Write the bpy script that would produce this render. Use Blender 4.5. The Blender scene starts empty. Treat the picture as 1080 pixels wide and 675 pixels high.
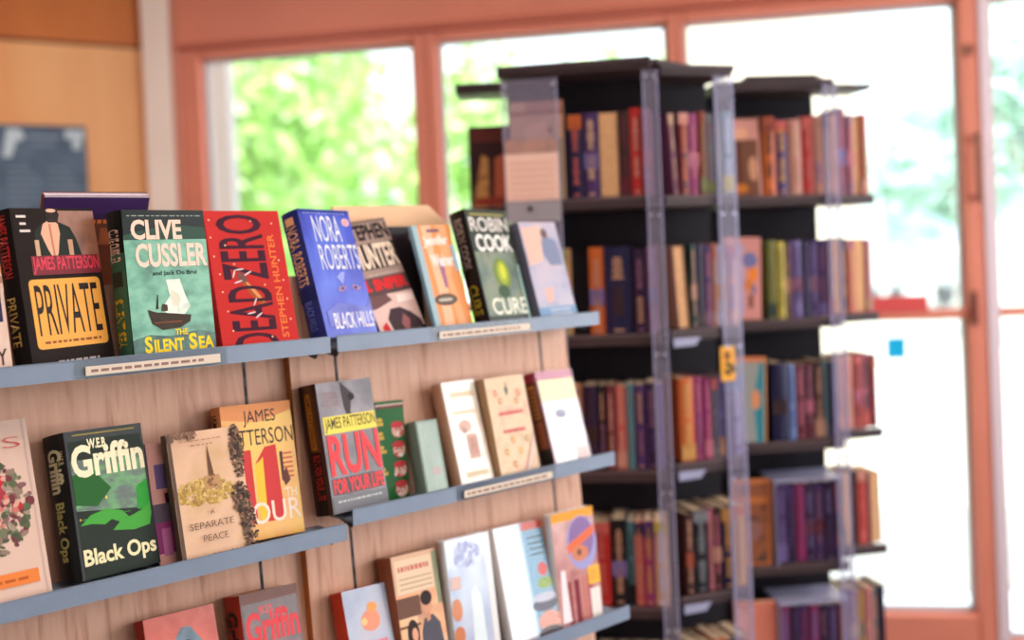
import bpy, bmesh, math, random
from math import sin, cos, pi, radians, tan, hypot, atan2
from mathutils import Vector, Matrix
random.seed(11)
SC = bpy.context.scene
COL = SC.collection
ZC = 1.42                                     # eye height above the floor

# ------------------------------------------------------------------ camera, world, lights, exposure
cam = bpy.data.cameras.new('camera'); camo = bpy.data.objects.new('camera', cam); COL.objects.link(camo)
_r, _p = .0435, .0188
_R = Vector((1, 0, 0)); _U = Vector((0, sin(_p), cos(_p))); _F = Vector((0, cos(_p), -sin(_p)))
_X = _R*cos(_r) - _U*sin(_r); _Y = _R*sin(_r) + _U*cos(_r); _Z = -_F
camo.matrix_world = Matrix(((_X.x, _Y.x, _Z.x, 0), (_X.y, _Y.y, _Z.y, 0), (_X.z, _Y.z, _Z.z, ZC), (0, 0, 0, 1)))
cam.sensor_width = 36; cam.lens = 36*1105.5/1080; cam.shift_y = (293.15-337.5)/1080
cam.clip_start = .05; cam.clip_end = 200
cam.dof.use_dof = True; cam.dof.focus_distance = 1.26; cam.dof.aperture_fstop = 1.9
SC.camera = camo
SC.view_settings.view_transform = 'Standard'; SC.view_settings.look = 'None'
SC.view_settings.gamma = 1; SC.view_settings.use_curve_mapping = False
SC.view_settings.exposure = 0.0
world = bpy.data.worlds.new('sky'); SC.world = world; world.use_nodes = True
bg = world.node_tree.nodes['Background']; bg.inputs[0].default_value = (.86, .94, 1, 1); bg.inputs[1].default_value = 2.6

def lin(c):
    return tuple((x/255/12.92 if x/255 <= .04045 else ((x/255+.055)/1.055)**2.4) for x in c)

sun = bpy.data.lights.new('sun', 'SUN'); sun.energy = 5.5; sun.angle = radians(2); sun.color = (1, .95, .86)
suno = bpy.data.objects.new('sun', sun); COL.objects.link(suno); suno.rotation_euler = (radians(38), radians(-12), radians(10))
def area(name, loc, target, sx, sy, power, color, portal=False):
    l = bpy.data.lights.new(name, 'AREA'); l.shape = 'RECTANGLE'; l.size = sx; l.size_y = sy; l.energy = power; l.color = color
    o = bpy.data.objects.new(name, l); COL.objects.link(o); o.location = loc
    o.rotation_euler = (Vector(target)-Vector(loc)).to_track_quat('-Z', 'Y').to_euler()
    return o
area('added_fill_light', (.3, .6, 2.62), (.3, .6, 0), 1.2, .3, 16, (1, .84, .76))  # both overhead lamps are warm fill, added out of view
area('added_fill_light', (-1.6, 1.9, 2.62), (-1.6, 1.9, 0), 1.2, .3, 34, (1, .85, .76))
area('window_daylight', (2.45, 1.5, 1.65), (0, 1.5, 1.25), 2.2, 1.7, 47, (1, .96, .97))

# ------------------------------------------------------------------ materials
_mats = {}
def mat(rgb, rough=.5, spec=.4, coat=0, metal=0, var=0, scale=40):
    key = (tuple(rgb), rough, spec, coat, metal, var, scale)
    if key in _mats: return _mats[key]
    m = bpy.data.materials.new('mat_%02x%02x%02x' % tuple(int(v) for v in rgb)); m.use_nodes = True
    nt = m.node_tree; b = nt.nodes['Principled BSDF']; c = lin(rgb)
    b.inputs['Base Color'].default_value = (*c, 1); b.inputs['Roughness'].default_value = rough
    b.inputs['Specular IOR Level'].default_value = spec; b.inputs['Metallic'].default_value = metal
    if coat: b.inputs['Coat Weight'].default_value = coat; b.inputs['Coat Roughness'].default_value = .12
    if var:
        n = nt.nodes.new('ShaderNodeTexNoise'); n.inputs['Scale'].default_value = scale; n.inputs['Detail'].default_value = 4
        t = nt.nodes.new('ShaderNodeTexCoord'); nt.links.new(t.outputs['Object'], n.inputs['Vector'])
        r = nt.nodes.new('ShaderNodeValToRGB'); r.color_ramp.elements[0].position = .35; r.color_ramp.elements[1].position = .65
        r.color_ramp.elements[0].color = (*[v*(1-var) for v in c], 1); r.color_ramp.elements[1].color = (*[min(1, v*(1+var)) for v in c], 1)
        nt.links.new(n.outputs['Fac'], r.inputs['Fac']); nt.links.new(r.outputs['Color'], b.inputs['Base Color'])
    _mats[key] = m; return m
def noise_mat(name, cols, scale=30, rough=.4, stretch=(1, 1, 1), detail=5, coat=0, pos=None, spec=.4, distort=0):
    key = ('n', name)
    if key in _mats: return _mats[key]
    m = bpy.data.materials.new(name); m.use_nodes = True; nt = m.node_tree; b = nt.nodes['Principled BSDF']
    b.inputs['Roughness'].default_value = rough; b.inputs['Specular IOR Level'].default_value = spec
    if coat: b.inputs['Coat Weight'].default_value = (coat*.45 if coat > .9 else coat*.2); b.inputs['Coat Roughness'].default_value = .12
    t = nt.nodes.new('ShaderNodeTexCoord'); mp = nt.nodes.new('ShaderNodeMapping'); mp.inputs['Scale'].default_value = stretch
    n = nt.nodes.new('ShaderNodeTexNoise'); n.inputs['Scale'].default_value = scale; n.inputs['Detail'].default_value = detail
    n.inputs['Distortion'].default_value = distort
    nt.links.new(t.outputs['Object'], mp.inputs['Vector']); nt.links.new(mp.outputs['Vector'], n.inputs['Vector'])
    r = nt.nodes.new('ShaderNodeValToRGB'); cr = r.color_ramp
    k = len(cols); pos = pos or [.3+.4*i/(k-1) for i in range(k)]
    while len(cr.elements) < k: cr.elements.new(.5)
    for i, c in enumerate(cols): cr.elements[i].position = pos[i]; cr.elements[i].color = (*lin(c), 1)
    nt.links.new(n.outputs['Fac'], r.inputs['Fac']); nt.links.new(r.outputs['Color'], b.inputs['Base Color'])
    _mats[key] = m; return m
def clear_mat(name, tint, body, fac, rough=.15):
    m = bpy.data.materials.new(name); m.use_nodes = True; nt = m.node_tree
    b = nt.nodes['Principled BSDF']; b.inputs['Base Color'].default_value = (*lin(body), 1); b.inputs['Roughness'].default_value = rough
    tr = nt.nodes.new('ShaderNodeBsdfTransparent'); tr.inputs[0].default_value = (*tint, 1)
    mx = nt.nodes.new('ShaderNodeMixShader'); mx.inputs[0].default_value = fac
    out = nt.nodes['Material Output']
    nt.links.new(tr.outputs[0], mx.inputs[1]); nt.links.new(b.outputs[0], mx.inputs[2]); nt.links.new(mx.outputs[0], out.inputs[0])
    return m
def film_mat(name, tint, fac, rough):
    m = bpy.data.materials.new(name); m.use_nodes = True; nt = m.node_tree; nt.nodes.remove(nt.nodes['Principled BSDF'])
    g = nt.nodes.new('ShaderNodeBsdfGlossy'); g.inputs['Roughness'].default_value = rough
    tr = nt.nodes.new('ShaderNodeBsdfTransparent'); tr.inputs[0].default_value = (*tint, 1); mx = nt.nodes.new('ShaderNodeMixShader'); mx.inputs[0].default_value = fac
    nt.links.new(tr.outputs[0], mx.inputs[1]); nt.links.new(g.outputs[0], mx.inputs[2]); nt.links.new(mx.outputs[0], nt.nodes['Material Output'].inputs[0]); return m
GLASS = clear_mat('window_glass', (.97, 1, .99), (230, 240, 240), .04, .03)
ACRYL = clear_mat('clear_acrylic', (.95, .95, .98), (186, 178, 206), .20, .12)
ACRYL_EDGE = clear_mat('clear_acrylic_edge', (.9, .9, .98), (205, 205, 236), .5, .15)
SLEEVE = film_mat('clear_sleeve', (.98, .98, .98), .02, .12)

# ------------------------------------------------------------------ mesh helpers
def link(name, me, parent=None, mats=None, M=None):
    if mats:
        for q in mats: me.materials.append(q)
    o = bpy.data.objects.new(name, me); COL.objects.link(o)
    if parent: o.parent = parent
    if M is not None: o.matrix_local = M
    return o
def empty(name, M=None, parent=None, **kw):
    o = bpy.data.objects.new(name, None); COL.objects.link(o); o.empty_display_size = .05
    if parent: o.parent = parent
    if M is not None: o.matrix_world = M
    for k, v in kw.items(): o[k] = v
    return o
def tag(o, label=None, category=None, group=None, kind=None):
    if label: o['label'] = label
    if category: o['category'] = category
    if group: o['group'] = group
    if kind: o['kind'] = kind
    return o
class MB:
    """collects boxes, quads, prisms and tubes of several materials into one mesh"""
    def __init__(s): s.v = []; s.f = []; s.mi = []; s.mats = []
    def m(s, mt):
        if mt not in s.mats: s.mats.append(mt)
        return s.mats.index(mt)
    def add(s, vs, fs, mt):
        b = len(s.v); s.v += [tuple(q) for q in vs]; i = s.m(mt)
        for f in fs: s.f.append([b+k for k in f]); s.mi.append(i)
        return s
    def box(s, x0, y0, z0, x1, y1, z1, mt):
        vs = [(x, y, z) for x in (x0, x1) for y in (y0, y1) for z in (z0, z1)]
        return s.add(vs, [(0, 1, 3, 2), (4, 6, 7, 5), (0, 4, 5, 1), (2, 3, 7, 6), (0, 2, 6, 4), (1, 5, 7, 3)], mt)
    def prism(s, pts, axis, a, b, mt):
        """pts: 2-D outline; extruded from a to b along axis (0 x, 1 y, 2 z)"""
        def P(p, t):
            l = [p[0], p[1]]; l.insert(axis, t); return tuple(l)
        n = len(pts); vs = [P(p, a) for p in pts]+[P(p, b) for p in pts]
        fs = [tuple(range(n))[::-1], tuple(range(n, 2*n))]+[(i, (i+1) % n, n+(i+1) % n, n+i) for i in range(n)]
        return s.add(vs, fs, mt)
    def obox(s, o, ex, ey, ez, mt):
        o, ex, ey, ez = Vector(o), Vector(ex), Vector(ey), Vector(ez)
        vs = [o+ex*i+ey*j+ez*k for i in (0, 1) for j in (0, 1) for k in (0, 1)]
        return s.add(vs, [(0, 1, 3, 2), (4, 6, 7, 5), (0, 4, 5, 1), (2, 3, 7, 6), (0, 2, 6, 4), (1, 5, 7, 3)], mt)
    def tube(s, a, b, r, mt, n=12, r2=None):
        a, b = Vector(a), Vector(b); d = (b-a).normalized(); u = d.orthogonal().normalized(); w = d.cross(u); r2 = r if r2 is None else r2
        vs = []
        for P, rr in ((a, r), (b, r2)):
            vs += [P+(u*cos(2*pi*i/n)+w*sin(2*pi*i/n))*rr for i in range(n)]
        return s.add(vs, [tuple(range(n))[::-1], tuple(range(n, 2*n))]+[(i, (i+1) % n, n+(i+1) % n, n+i) for i in range(n)], mt)
    def build(s, name, parent=None, M=None, bevel=0):
        me = bpy.data.meshes.new(name); me.from_pydata(s.v, [], s.f)
        for p, i in zip(me.polygons, s.mi): p.material_index = i
        bm = bmesh.new(); bm.from_mesh(me); bmesh.ops.recalc_face_normals(bm, faces=bm.faces[:]); bm.to_mesh(me); bm.free()
        o = link(name, me, parent, s.mats, M)
        if bevel:
            b = o.modifiers.new('bevel', 'BEVEL'); b.width = bevel; b.segments = 2; b.limit_method = 'ANGLE'
        return o

_txt = {}
def text_mesh(string, bold=0):
    """outline letters as flat geometry, normalised to a unit box"""
    key = (string, bold)
    if key in _txt: return _txt[key]
    cu = bpy.data.curves.new('lettering', 'FONT'); cu.body = string; cu.resolution_u = 3; cu.offset = bold; cu.space_line = .82
    cu.align_x = 'CENTER'
    o = bpy.data.objects.new('lettering', cu); COL.objects.link(o)
    me = bpy.data.meshes.new_from_object(o)
    vs = [v.co.copy() for v in me.vertices]; fs = [tuple(p.vertices) for p in me.polygons]
    bpy.data.objects.remove(o); bpy.data.curves.remove(cu); bpy.data.meshes.remove(me)
    x0 = min(v.x for v in vs); x1 = max(v.x for v in vs); y0 = min(v.y for v in vs); y1 = max(v.y for v in vs)
    pts = [((v.x-x0)/(x1-x0), (v.y-y0)/(y1-y0)) for v in vs]
    _txt[key] = (pts, fs); return _txt[key]
def rot_unit(p, rot):
    x, y = p
    return {0: (x, y), 90: (1-y, x), -90: (y, 1-x), 180: (1-x, 1-y)}[rot]

# ------------------------------------------------------------------ books seen from the front
def book_body(root, w, h, t, cover, spine=None, back=None, pages=(226, 205, 178), rough=.28, coat=.3, hard=False, round_spine=True):
    """local axes: x along the cover width, y into the book, z up; the front cover is the plane y=0"""
    spine = spine or cover; back = back or spine
    mf, ms, mk = (q if not isinstance(q, tuple) else mat(q, rough+.12, .14, coat*.3) for q in (cover, spine, back))
    c = .0022 if hard else .0008; ov = .003 if hard else .0
    mb = MB()
    mb.box(0, 0, 0, w, c, h, mf); mb.box(0, t-c, 0, w, t, h, mk)
    if round_spine:
        bulge = min(.0035, t*.12); n = 8
        out = [(-bulge*sin(pi*i/n), t*i/n) for i in range(n+1)]+[(c, t), (c, 0)]
        mb.prism(out, 2, 0, h, ms)
    else: mb.box(-c, 0, 0, 0, t, h, ms)
    cv = mb.build('cover', root)
    pg = MB(); pm = mat(pages, .85, .1, 0, 0, .12, 300)
    pg.box(.001, c+.0001, ov+.0006, w-ov-.001, t-c-.0001, h-ov-.0012, pm)
    for i in range(int(t/.004)):                       # a few leaves standing slightly proud, as in a read paperback
        y = c+.002+i*.004
        if y < t-c-.001: pg.box(w-.004, y, ov+.001, w-ov-.0004, y+.0006, h-ov-.0009, pm)
    pg.build('page_block', root)
    return cv
class Art:
    def __init__(s, root, w, h, t): s.root, s.w, s.h, s.t = root, w, h, t; s.patch = MB(); s.spatch = MB(); s.letters = []; s.layer = 1
    def _P(s, x, y, face, lay):
        e = .00022*lay
        if face == 'front': return (x*s.w, -e, y*s.h)
        b = min(.0035, s.t*.12)
        return (-b*sin(pi*x)-e, s.t*(1-x), y*s.h)      # spine: x=0 at the back board, 1 at the front cover
    def G(s, pts, col, face='front', up=1):
        s.layer += .12
        mt = col if not isinstance(col, tuple) else mat(col, .45, .14, 0)
        if face == 'spine':                            # cut in strips so it follows the curve
            x0 = min(p[0] for p in pts); x1 = max(p[0] for p in pts); y0 = min(p[1] for p in pts); y1 = max(p[1] for p in pts)
            k = 6
            for i in range(k):
                a = x0+(x1-x0)*i/k; b = x0+(x1-x0)*(i+1)/k
                s.spatch.add([s._P(a, y0, face, s.layer), s._P(b, y0, face, s.layer), s._P(b, y1, face, s.layer), s._P(a, y1, face, s.layer)], [(0, 1, 2, 3)], mt)
            return
        s.patch.add([s._P(x, y, face, s.layer) for x, y in pts], [tuple(range(len(pts)))], mt)
    def R(s, x0, y0, x1, y1, col, face='front'): s.G([(x0, y0), (x1, y0), (x1, y1), (x0, y1)], col, face)
    def E(s, cx, cy, rx, ry, col, rot=0, face='front', n=18):
        a = s.h/s.w
        pts = []
        for i in range(n):
            u = rx*cos(2*pi*i/n); v = ry*sin(2*pi*i/n)*a
            pts.append((cx+u*cos(rot)-v*sin(rot), cy+(u*sin(rot)+v*cos(rot))/a))
        s.G(pts, col)
    def RR(s, x0, y0, x1, y1, r, col):
        q = r*s.w/s.h; pts = []
        for cx, cy, a0 in ((x1-r, y1-q, 0), (x0+r, y1-q, 90), (x0+r, y0+q, 180), (x1-r, y0+q, 270)):
            for i in range(5):
                a = radians(a0+i*22.5); pts.append((cx+r*cos(a), cy+q*sin(a)))
        s.G(pts, col)
    def T(s, string, x0, y0, x1, y1, col, rot=0, bold=.01, face='front', name='lettering', skew=0):
        s.layer += .12
        pts, fs = text_mesh(string, bold)
        vs = []
        for p in pts:
            x, y = rot_unit(p, rot); X = x0+(x1-x0)*x; Y = y0+(y1-y0)*y; X += skew*(Y-y0)
            vs.append(s._P(X, Y, face, s.layer+.5))
        name = name if face == 'front' else 'spine_lettering'
        mt = col if not isinstance(col, tuple) else mat(col, .45, .14, 0)
        s.letters.append((name, MB().add(vs, fs, mt)))
    def bars(s, x0, y0, x1, y1, n, col, rnd=0):
        """small print too small to read: rows of short strokes"""
        for i in range(n):
            a = y0+(y1-y0)*(i+.2)/n; b = y0+(y1-y0)*(i+.7)/n; x = x0
            while x < x1-.02:
                l = random.uniform(.03, .08); s.R(x, a, min(x1, x+l), b, col); x += l+.02
    def S(s, cx, cy, rx, ry, n, cols, size=.03, seed=1):
        """painterly dabs scattered in an oval"""
        rnd = random.Random(seed)
        for i in range(n):
            a = rnd.uniform(0, 2*pi); q = math.sqrt(rnd.random()); z = size*rnd.uniform(.5, 1.3)
            s.E(cx+rx*q*cos(a), cy+ry*q*sin(a), z, z*.7*s.w/s.h*rnd.uniform(.6, 1.3), rnd.choice(cols), rnd.uniform(0, 3), n=7)
            s.layer -= .11
        s.layer += .3
    def done(s, name='cover_art'):
        if s.patch.v: s.patch.build(name, s.root)
        if s.spatch.v: s.spatch.build('spine_art', s.root)
        for k, mb in s.letters: mb.build(k, s.root)

# ------------------------------------------------------------------ the setting: room
SALMON = mat((222, 134, 112), .45, .4, 0, 0, .04, 3)
SALMON_D = mat((196, 106, 86), .45, .4, 0, 0, .04, 3)
om = .1681; wd = 3.5
WM = Matrix(((cos(om), sin(om), 0, sin(om)*wd), (-sin(om), cos(om), 0, cos(om)*wd), (0, 0, 1, ZC), (0, 0, 0, 1)))   # window wall frame: x along, y outwards, z from eye level
def wp(x, y, z=0): return WM @ Vector((x, y, z))
CEIL = 2.78; ZF = -ZC; ZT = CEIL-ZC
def structure(name, mb, M=None, bevel=0, parent=None, label=None):
    o = mb.build(name, parent, M, bevel); 
    if not parent: o['kind'] = 'structure'
    if label: o['label'] = label
    return o
C0 = wp(-1.885, 0); LW = Vector((-.85, -.53, 0)).normalized(); LN = Vector((.53, -.85, 0)).normalized()
L1 = C0+LW*4.2
ROOM = [(C0.x-.0, C0.y), (L1.x, L1.y), (L1.x, -2.4), (2.72, -2.4), tuple(wp(2.62, 0).xy)]
ROOM[3] = (ROOM[4][0], -2.4)
mb = MB(); mb.prism([(x*1.0, y) for x, y in ROOM], 2, -.08, 0, noise_mat('carpet', [(88, 84, 86), (120, 112, 108)], 60, .95)); structure('floor', mb)
mb = MB(); mb.prism(ROOM, 2, CEIL, CEIL+.1, mat((232, 224, 212), .9, .1, 0, 0, .05, 8)); structure('ceiling', mb)
wood_wall = noise_mat('wall_veneer', [(220, 150, 92), (232, 172, 118), (216, 146, 90)], 2.2, .45, (1, 1, .25), 6, .1)
wood_top = noise_mat('wall_veneer_top', [(180, 94, 34), (196, 110, 46), (172, 88, 32)], 2.2, .45, (1, 1, .25), 6, .1)
mb = MB(); o0 = C0+LW*.0
zs = ZC+.808
mb.obox(Vector((o0.x, o0.y, 0)), LW*4.2, -LN*.1, Vector((0, 0, zs-.006)), wood_wall)
mb.obox(Vector((o0.x, o0.y, zs+.006)), LW*4.2, -LN*.1, Vector((0, 0, CEIL-zs-.006)), wood_top)
mb.obox(Vector((o0.x, o0.y, zs-.006))-LN*.01, LW*4.2, -LN*.08, Vector((0, 0, .012)), mat((120, 66, 34)))
structure('wall_left', mb)
wc = mat((214, 206, 196), .8, .2, 0, 0, .04, 5)
mb = MB(); mb.box(L1.x-.1, -2.4, 0, L1.x, L1.y, CEIL, wc); structure('wall_far_left', mb)
mb = MB(); mb.box(L1.x-.1, -2.5, 0, ROOM[4][0]+.1, -2.4, CEIL, wc); structure('wall_front', mb)
# right wall: a run of large windows (daylight side)
RX, RY = ROOM[4]
mb = MB(); mb.box(RX, -2.4, 0, RX+.1, RY, .6, SALMON); mb.box(RX, -2.4, 2.45, RX+.1, RY, CEIL, SALMON)
for y in (-2.4, -.9, .6, 2.0, RY-.12): mb.box(RX, y, .6, RX+.1, y+.12, 2.45, SALMON)
structure('wall_right', mb)
g = MB(); g.box(RX+.045, -2.4, .6, RX+.051, RY, 2.45, GLASS); structure('window_4', g)
# back wall: salmon beam over the glass
mb = MB()
mb.box(-1.745, -.04, .80, 2.62, .12, ZT, SALMON)
structure('wall_back', mb, WM, .004)
mb = MB(); mb.box(-1.745, -.055, .784, 2.62, .0, .80, SALMON_D); structure('trim_1', mb, WM, .003, label='thin dark rail under the salmon beam')
mb = MB()
mb.box(-1.885, -.04, ZF, -1.775, .14, ZT, mat((250, 236, 230), .6, .3, 0, 0, .03, 4))
mb.box(-1.775, -.04, ZF, -1.745, .12, ZT, mat((214, 142, 122), .6))
structure('wall_corner', mb, WM, .01)
def frame(name, x0, x1, z0, z1, gx0, gx1, gz0, gz1, kind_label, mids=()):
    r = empty(name, WM); r['kind'] = 'structure'; r['label'] = kind_label
    f = MB(); a, b = -.03, .07
    f.box(x0, a, z0, gx0, b, z1, SALMON); f.box(gx1, a, z0, x1, b, z1, SALMON)
    f.box(gx0, a, gz1, gx1, b, z1, SALMON); f.box(gx0, a, z0, gx1, b, gz0, SALMON)
    for m0, m1 in mids: f.box(gx0, a, m0, gx1, b, m1, SALMON)
    o = f.build('window_frame' if 'window' in name else 'door_frame', r, Matrix(), .008)
    gk = MB(); G = mat((176, 170, 178), .5)                         # pale glazing bead round the glass
    for q0, q1, h0, h1 in ((gx0, gx0+.012, gz0, gz1), (gx1-.012, gx1, gz0, gz1), (gx0, gx1, gz0, gz0+.012), (gx0, gx1, gz1-.012, gz1)):
        gk.box(q0, .006, h0, q1, .034, h1, G)
    gk.build('glazing_bead', r, Matrix())
    p = MB(); p.box(gx0, .016, gz0, gx1, .022, gz1, GLASS); p.build('pane', r, Matrix())
    return r
frame('window_1', -1.745, -.857, ZF, .784, -1.672, -.90, -.95, .749, 'left window of the back wall, green foliage behind')
frame('window_2', -.857, -.012, ZF, .784, -.815, -.045, -.95, .749, 'middle window, mostly behind the nearer book rack')
d = frame('door_1', -.012, .912, ZF, .784, .012, .856, -1.187, .746, 'glazed door in a salmon frame', ((-.252, -.220),))
hm = mat((150, 92, 78), .3, .6, 0, .4)
h = MB(); h.tube((.893, -.07, .11), (.893, -.07, .325), .012, hm); h.tube((.893, -.07, .125), (.893, -.02, .125), .008, hm); h.tube((.893, -.07, .31), (.893, -.02, .31), .008, hm); h.build('handle', d, Matrix())
h = MB(); h.tube((.880, -.045, .585), (.880, -.025, .585), .018, hm, 18); h.build('lock', d, Matrix())
h = MB(); h.box(.862, -.05, -.27, .878, -.028, -.165, mat((110, 50, 45), .4)); h.build('strike_plate', d, Matrix())
frame('window_3', .912, 2.62, ZF, .784, .948, 2.60, -1.27, .746, 'tall window right of the door', ((-.250, -.222),))
bd = MB(); bd.box(.912, -.035, ZF, .946, -.022, .784, mat((225, 205, 215), .4)); structure('trim_2', bd, WM, .002, label='pale pink jamb strip between door and right window')

# ------------------------------------------------------------------ outdoors
mb = MB(); mb.box(-40, 4.35, -.06, 60, 90, -.02, noise_mat('pavement', [(228, 226, 220), (240, 238, 232)], 1.5, .9)); structure('ground_outside', mb)
mb = MB(); mb.box(RX+.3, -12, -.06, 60, 4.35, -.02, noise_mat('pavement', [], 1)); structure('ground_side', mb)
mb = MB(); mb.box(-30, 7.0, -.02, 2.2, 30, .01, noise_mat('lawn', [(120, 170, 60), (165, 205, 95)], 3, .95)); tag(mb.build('lawn'), 'bright green lawn under the trees outside', 'grass', kind='stuff')
mb = MB(); mb.box(-1.88, .45, ZF, -1.79, .53, 1.5, mat((196, 190, 192), .6)); 
o = mb.build('porch_post', None, WM, .01); tag(o, 'white porch post outside the left window', 'post')
mb = MB(); mb.box(1.02, 6.0, 0, 2.0, 6.25, 3.4, mat((240, 232, 214), .8)); tag(mb.build('porch_wall', None, None, .02), 'cream wall panel outside behind the book racks', 'wall')
def tree(loc, cr, ch, zc, n, cols, label, leaf=.11, trunk=.14, seed=0, cat='tree'):
    rnd = random.Random(seed)
    r = empty('tree', Matrix.Translation(loc)); tag(r, label, cat, 'trees outside the windows')
    tk = MB(); bark = noise_mat('bark', [(170, 156, 140), (200, 190, 176)], 12, .9, (1, 1, .3))
    tk.tube((0, 0, 0), (0.05, 0, zc*.7), trunk, bark, 10, trunk*.7)
    for i in range(5):
        a = i*1.256; tk.tube((.05, 0, zc*.65), (cr*.5*cos(a), cr*.5*sin(a), zc+.2*ch*sin(i)), trunk*.5, bark, 6, trunk*.15)
    tk.build('trunk', r)
    fl = MB(); ms = [mat(c, .6, .3) for c in cols]
    lumps = []
    for i in range(26):
        a = rnd.uniform(0, 2*pi); b = rnd.uniform(-1, 1); q = rnd.uniform(.25, .8)
        lumps.append((cr*q*cos(a)*math.sqrt(1-b*b*.7), cr*q*sin(a)*math.sqrt(1-b*b*.7), zc+ch*b*q, rnd.uniform(.3, .5)*cr))
    for i in range(n):
        lx, ly, lz, lr = rnd.choice(lumps)
        v = Vector((rnd.gauss(0, 1), rnd.gauss(0, 1), rnd.gauss(0, 1))).normalized()*lr*rnd.uniform(.5, 1)
        c = Vector((lx, ly, lz))+v*Vector((1, 1, .8)).x
        u = Vector((rnd.gauss(0, 1), rnd.gauss(0, 1), rnd.gauss(0, 1))).normalized(); w = u.orthogonal().normalized()
        s = leaf*rnd.uniform(.6, 1.3)
        fl.add([c-u*s, c+w*s*.5, c+u*s, c-w*s*.5], [(0, 1, 2, 3)], rnd.choice(ms))
    me = bpy.data.meshes.new('foliage'); me.from_pydata(fl.v, [], fl.f)
    for p, i in zip(me.polygons, fl.mi): p.material_index = i
    link('foliage', me, r, fl.mats)
G1 = [(172, 212, 118), (200, 230, 148), (228, 246, 194), (146, 194, 100)]
G2 = [(186, 222, 206), (206, 234, 222), (222, 242, 236)]  # lens haze put into the leaf colour as pale tones
tree((-3.3, 9.2, .012), 2.0, 1.5, 2.3, 5200, G1, 'broad light green tree outside, seen through the left window', seed=1)
tree((.4, 12.4, .012), 1.9, 1.5, 2.4, 4200, G1, 'light green tree outside, behind the left end of the nearer book rack', seed=2)
tree((-3.4, 15.5, .012), 2.6, 2.0, 3.0, 4200, G1, 'taller light green tree outside, behind the other two green ones', leaf=.15, seed=3)
tree((2.9, 17, .012), 2.0, 1.2, 3.3, 1500, G1, 'thin green tree outside above the middle of the racks', leaf=.14, seed=6)
tree((8.2, 19, .012), 1.9, 1.8, 3.0, 1500, G2, 'pale blue-green tree outside, seen through the door glass', leaf=.2, seed=4)
tree((6.75, 13.5, .012), 1.5, 2.0, 2.9, 1700, G2, 'pale blue-green tree outside, at the right edge beyond the door', leaf=.16, seed=5)
# parked van, far off in the glare
van = empty('van', Matrix.Translation((8.6, 22, 0))); tag(van, 'white van parked far outside behind the glass door', 'van')
mb = MB(); mb.prism([(-.95, .45), (.95, .45), (.98, 1.2), (.85, 2.25), (-.85, 2.25), (-.98, 1.2)], 1, 0, 4.6, mat((236, 238, 242), .3, .5, .5)); mb.build('body', van, None, .08)
mb = MB(); mb.prism([(-.75, 1.35), (.75, 1.35), (.68, 2.0), (-.68, 2.0)], 1, -.01, .02, mat((170, 190, 214), .3, .4)); mb.build('rear_window', van)
for x in (-.8, .8):
    for y in (.8, 3.7):
        mb = MB(); mb.tube((x-.12, y, .34), (x+.12, y, .34), .34, mat((150, 150, 156), .8), 20); mb.build('wheel', van)

# door sign and sticker, wall notice
mb = MB(); mb.box(.30, -.036, -.222, .735, -.029, -.172, mat((222, 84, 84), .5)); tag(mb.build('door_sign', None, WM), 'flat red sign strip lying along the door mid rail', 'sign')
mb = MB(); mb.box(.613, .0135, -.375, .672, .0155, -.308, clear_mat('cyan_film', (.06, .52, .72), (40, 190, 226), .4, .4)); tag(mb.build('sticker', None, WM), 'small square cyan sticker on the door glass below the rail', 'sticker')
PM = Matrix(((-LW.x, -LN.x, 0, C0.x+LW.x*.69), (-LW.y, -LN.y, 0, C0.y+LW.y*.69), (0, 0, 1, ZC), (0, 0, 0, 1)))   # x along the wall to the right, y into the wall
pr = empty('notice_poster', PM); tag(pr, 'dark blue notice poster with pale blurred lettering on the wood wall', 'poster')
mb = MB(); mb.box(-.05, -.012, .06, .47, -.001, .52, noise_mat('poster_blue', [(66, 84, 108), (92, 112, 136)], 9, .6)); mb.build('sheet', pr)
mb = MB(); pw = mat((188, 204, 216), .6); pw2 = mat((120, 138, 158), .6)
mb.prism([(.205, .41), (.232, .41), (.262, .50), (.222, .505)], 1, -.014, -.0125, pw); mb.prism([(.225, .455), (.278, .475), (.262, .505), (.225, .505)], 1, -.0142, -.0127, pw)
mb.box(.425, -.014, .44, .452, -.0125, .50, pw); mb.box(.402, -.0145, .475, .462, -.013, .505, pw)
mb.box(.288, -.014, .475, .385, -.0125, .49, pw2); mb.box(.30, -.014, .452, .37, -.0125, .46, pw2)
for i in range(13):
    mb.box(.215, -.014, .37-.022*i, .215+.07+.015*((i*7) % 3), -.0125, .376-.022*i, pw2); mb.box(.345, -.014, .37-.022*i, .345+.06+.012*((i*5) % 4), -.0125, .376-.022*i, pw2)
mb.build('lettering', pr)
for x, y in ((.3, .6), (-1.6, 1.9)):  # invented housings for the added fill lights, outside the view
    r = empty('added_fill_housing', Matrix.Translation((x, y, CEIL))); tag(r, 'unseen added fill light housing %s' % ('above the customer' if x > 0 else 'over the book display'), 'ceiling light')
    mb = MB(); mb.box(-.65, -.18, -.12, .65, .18, 0, mat((235, 235, 235), .6)); mb.build('housing', r, None, .01)

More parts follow.
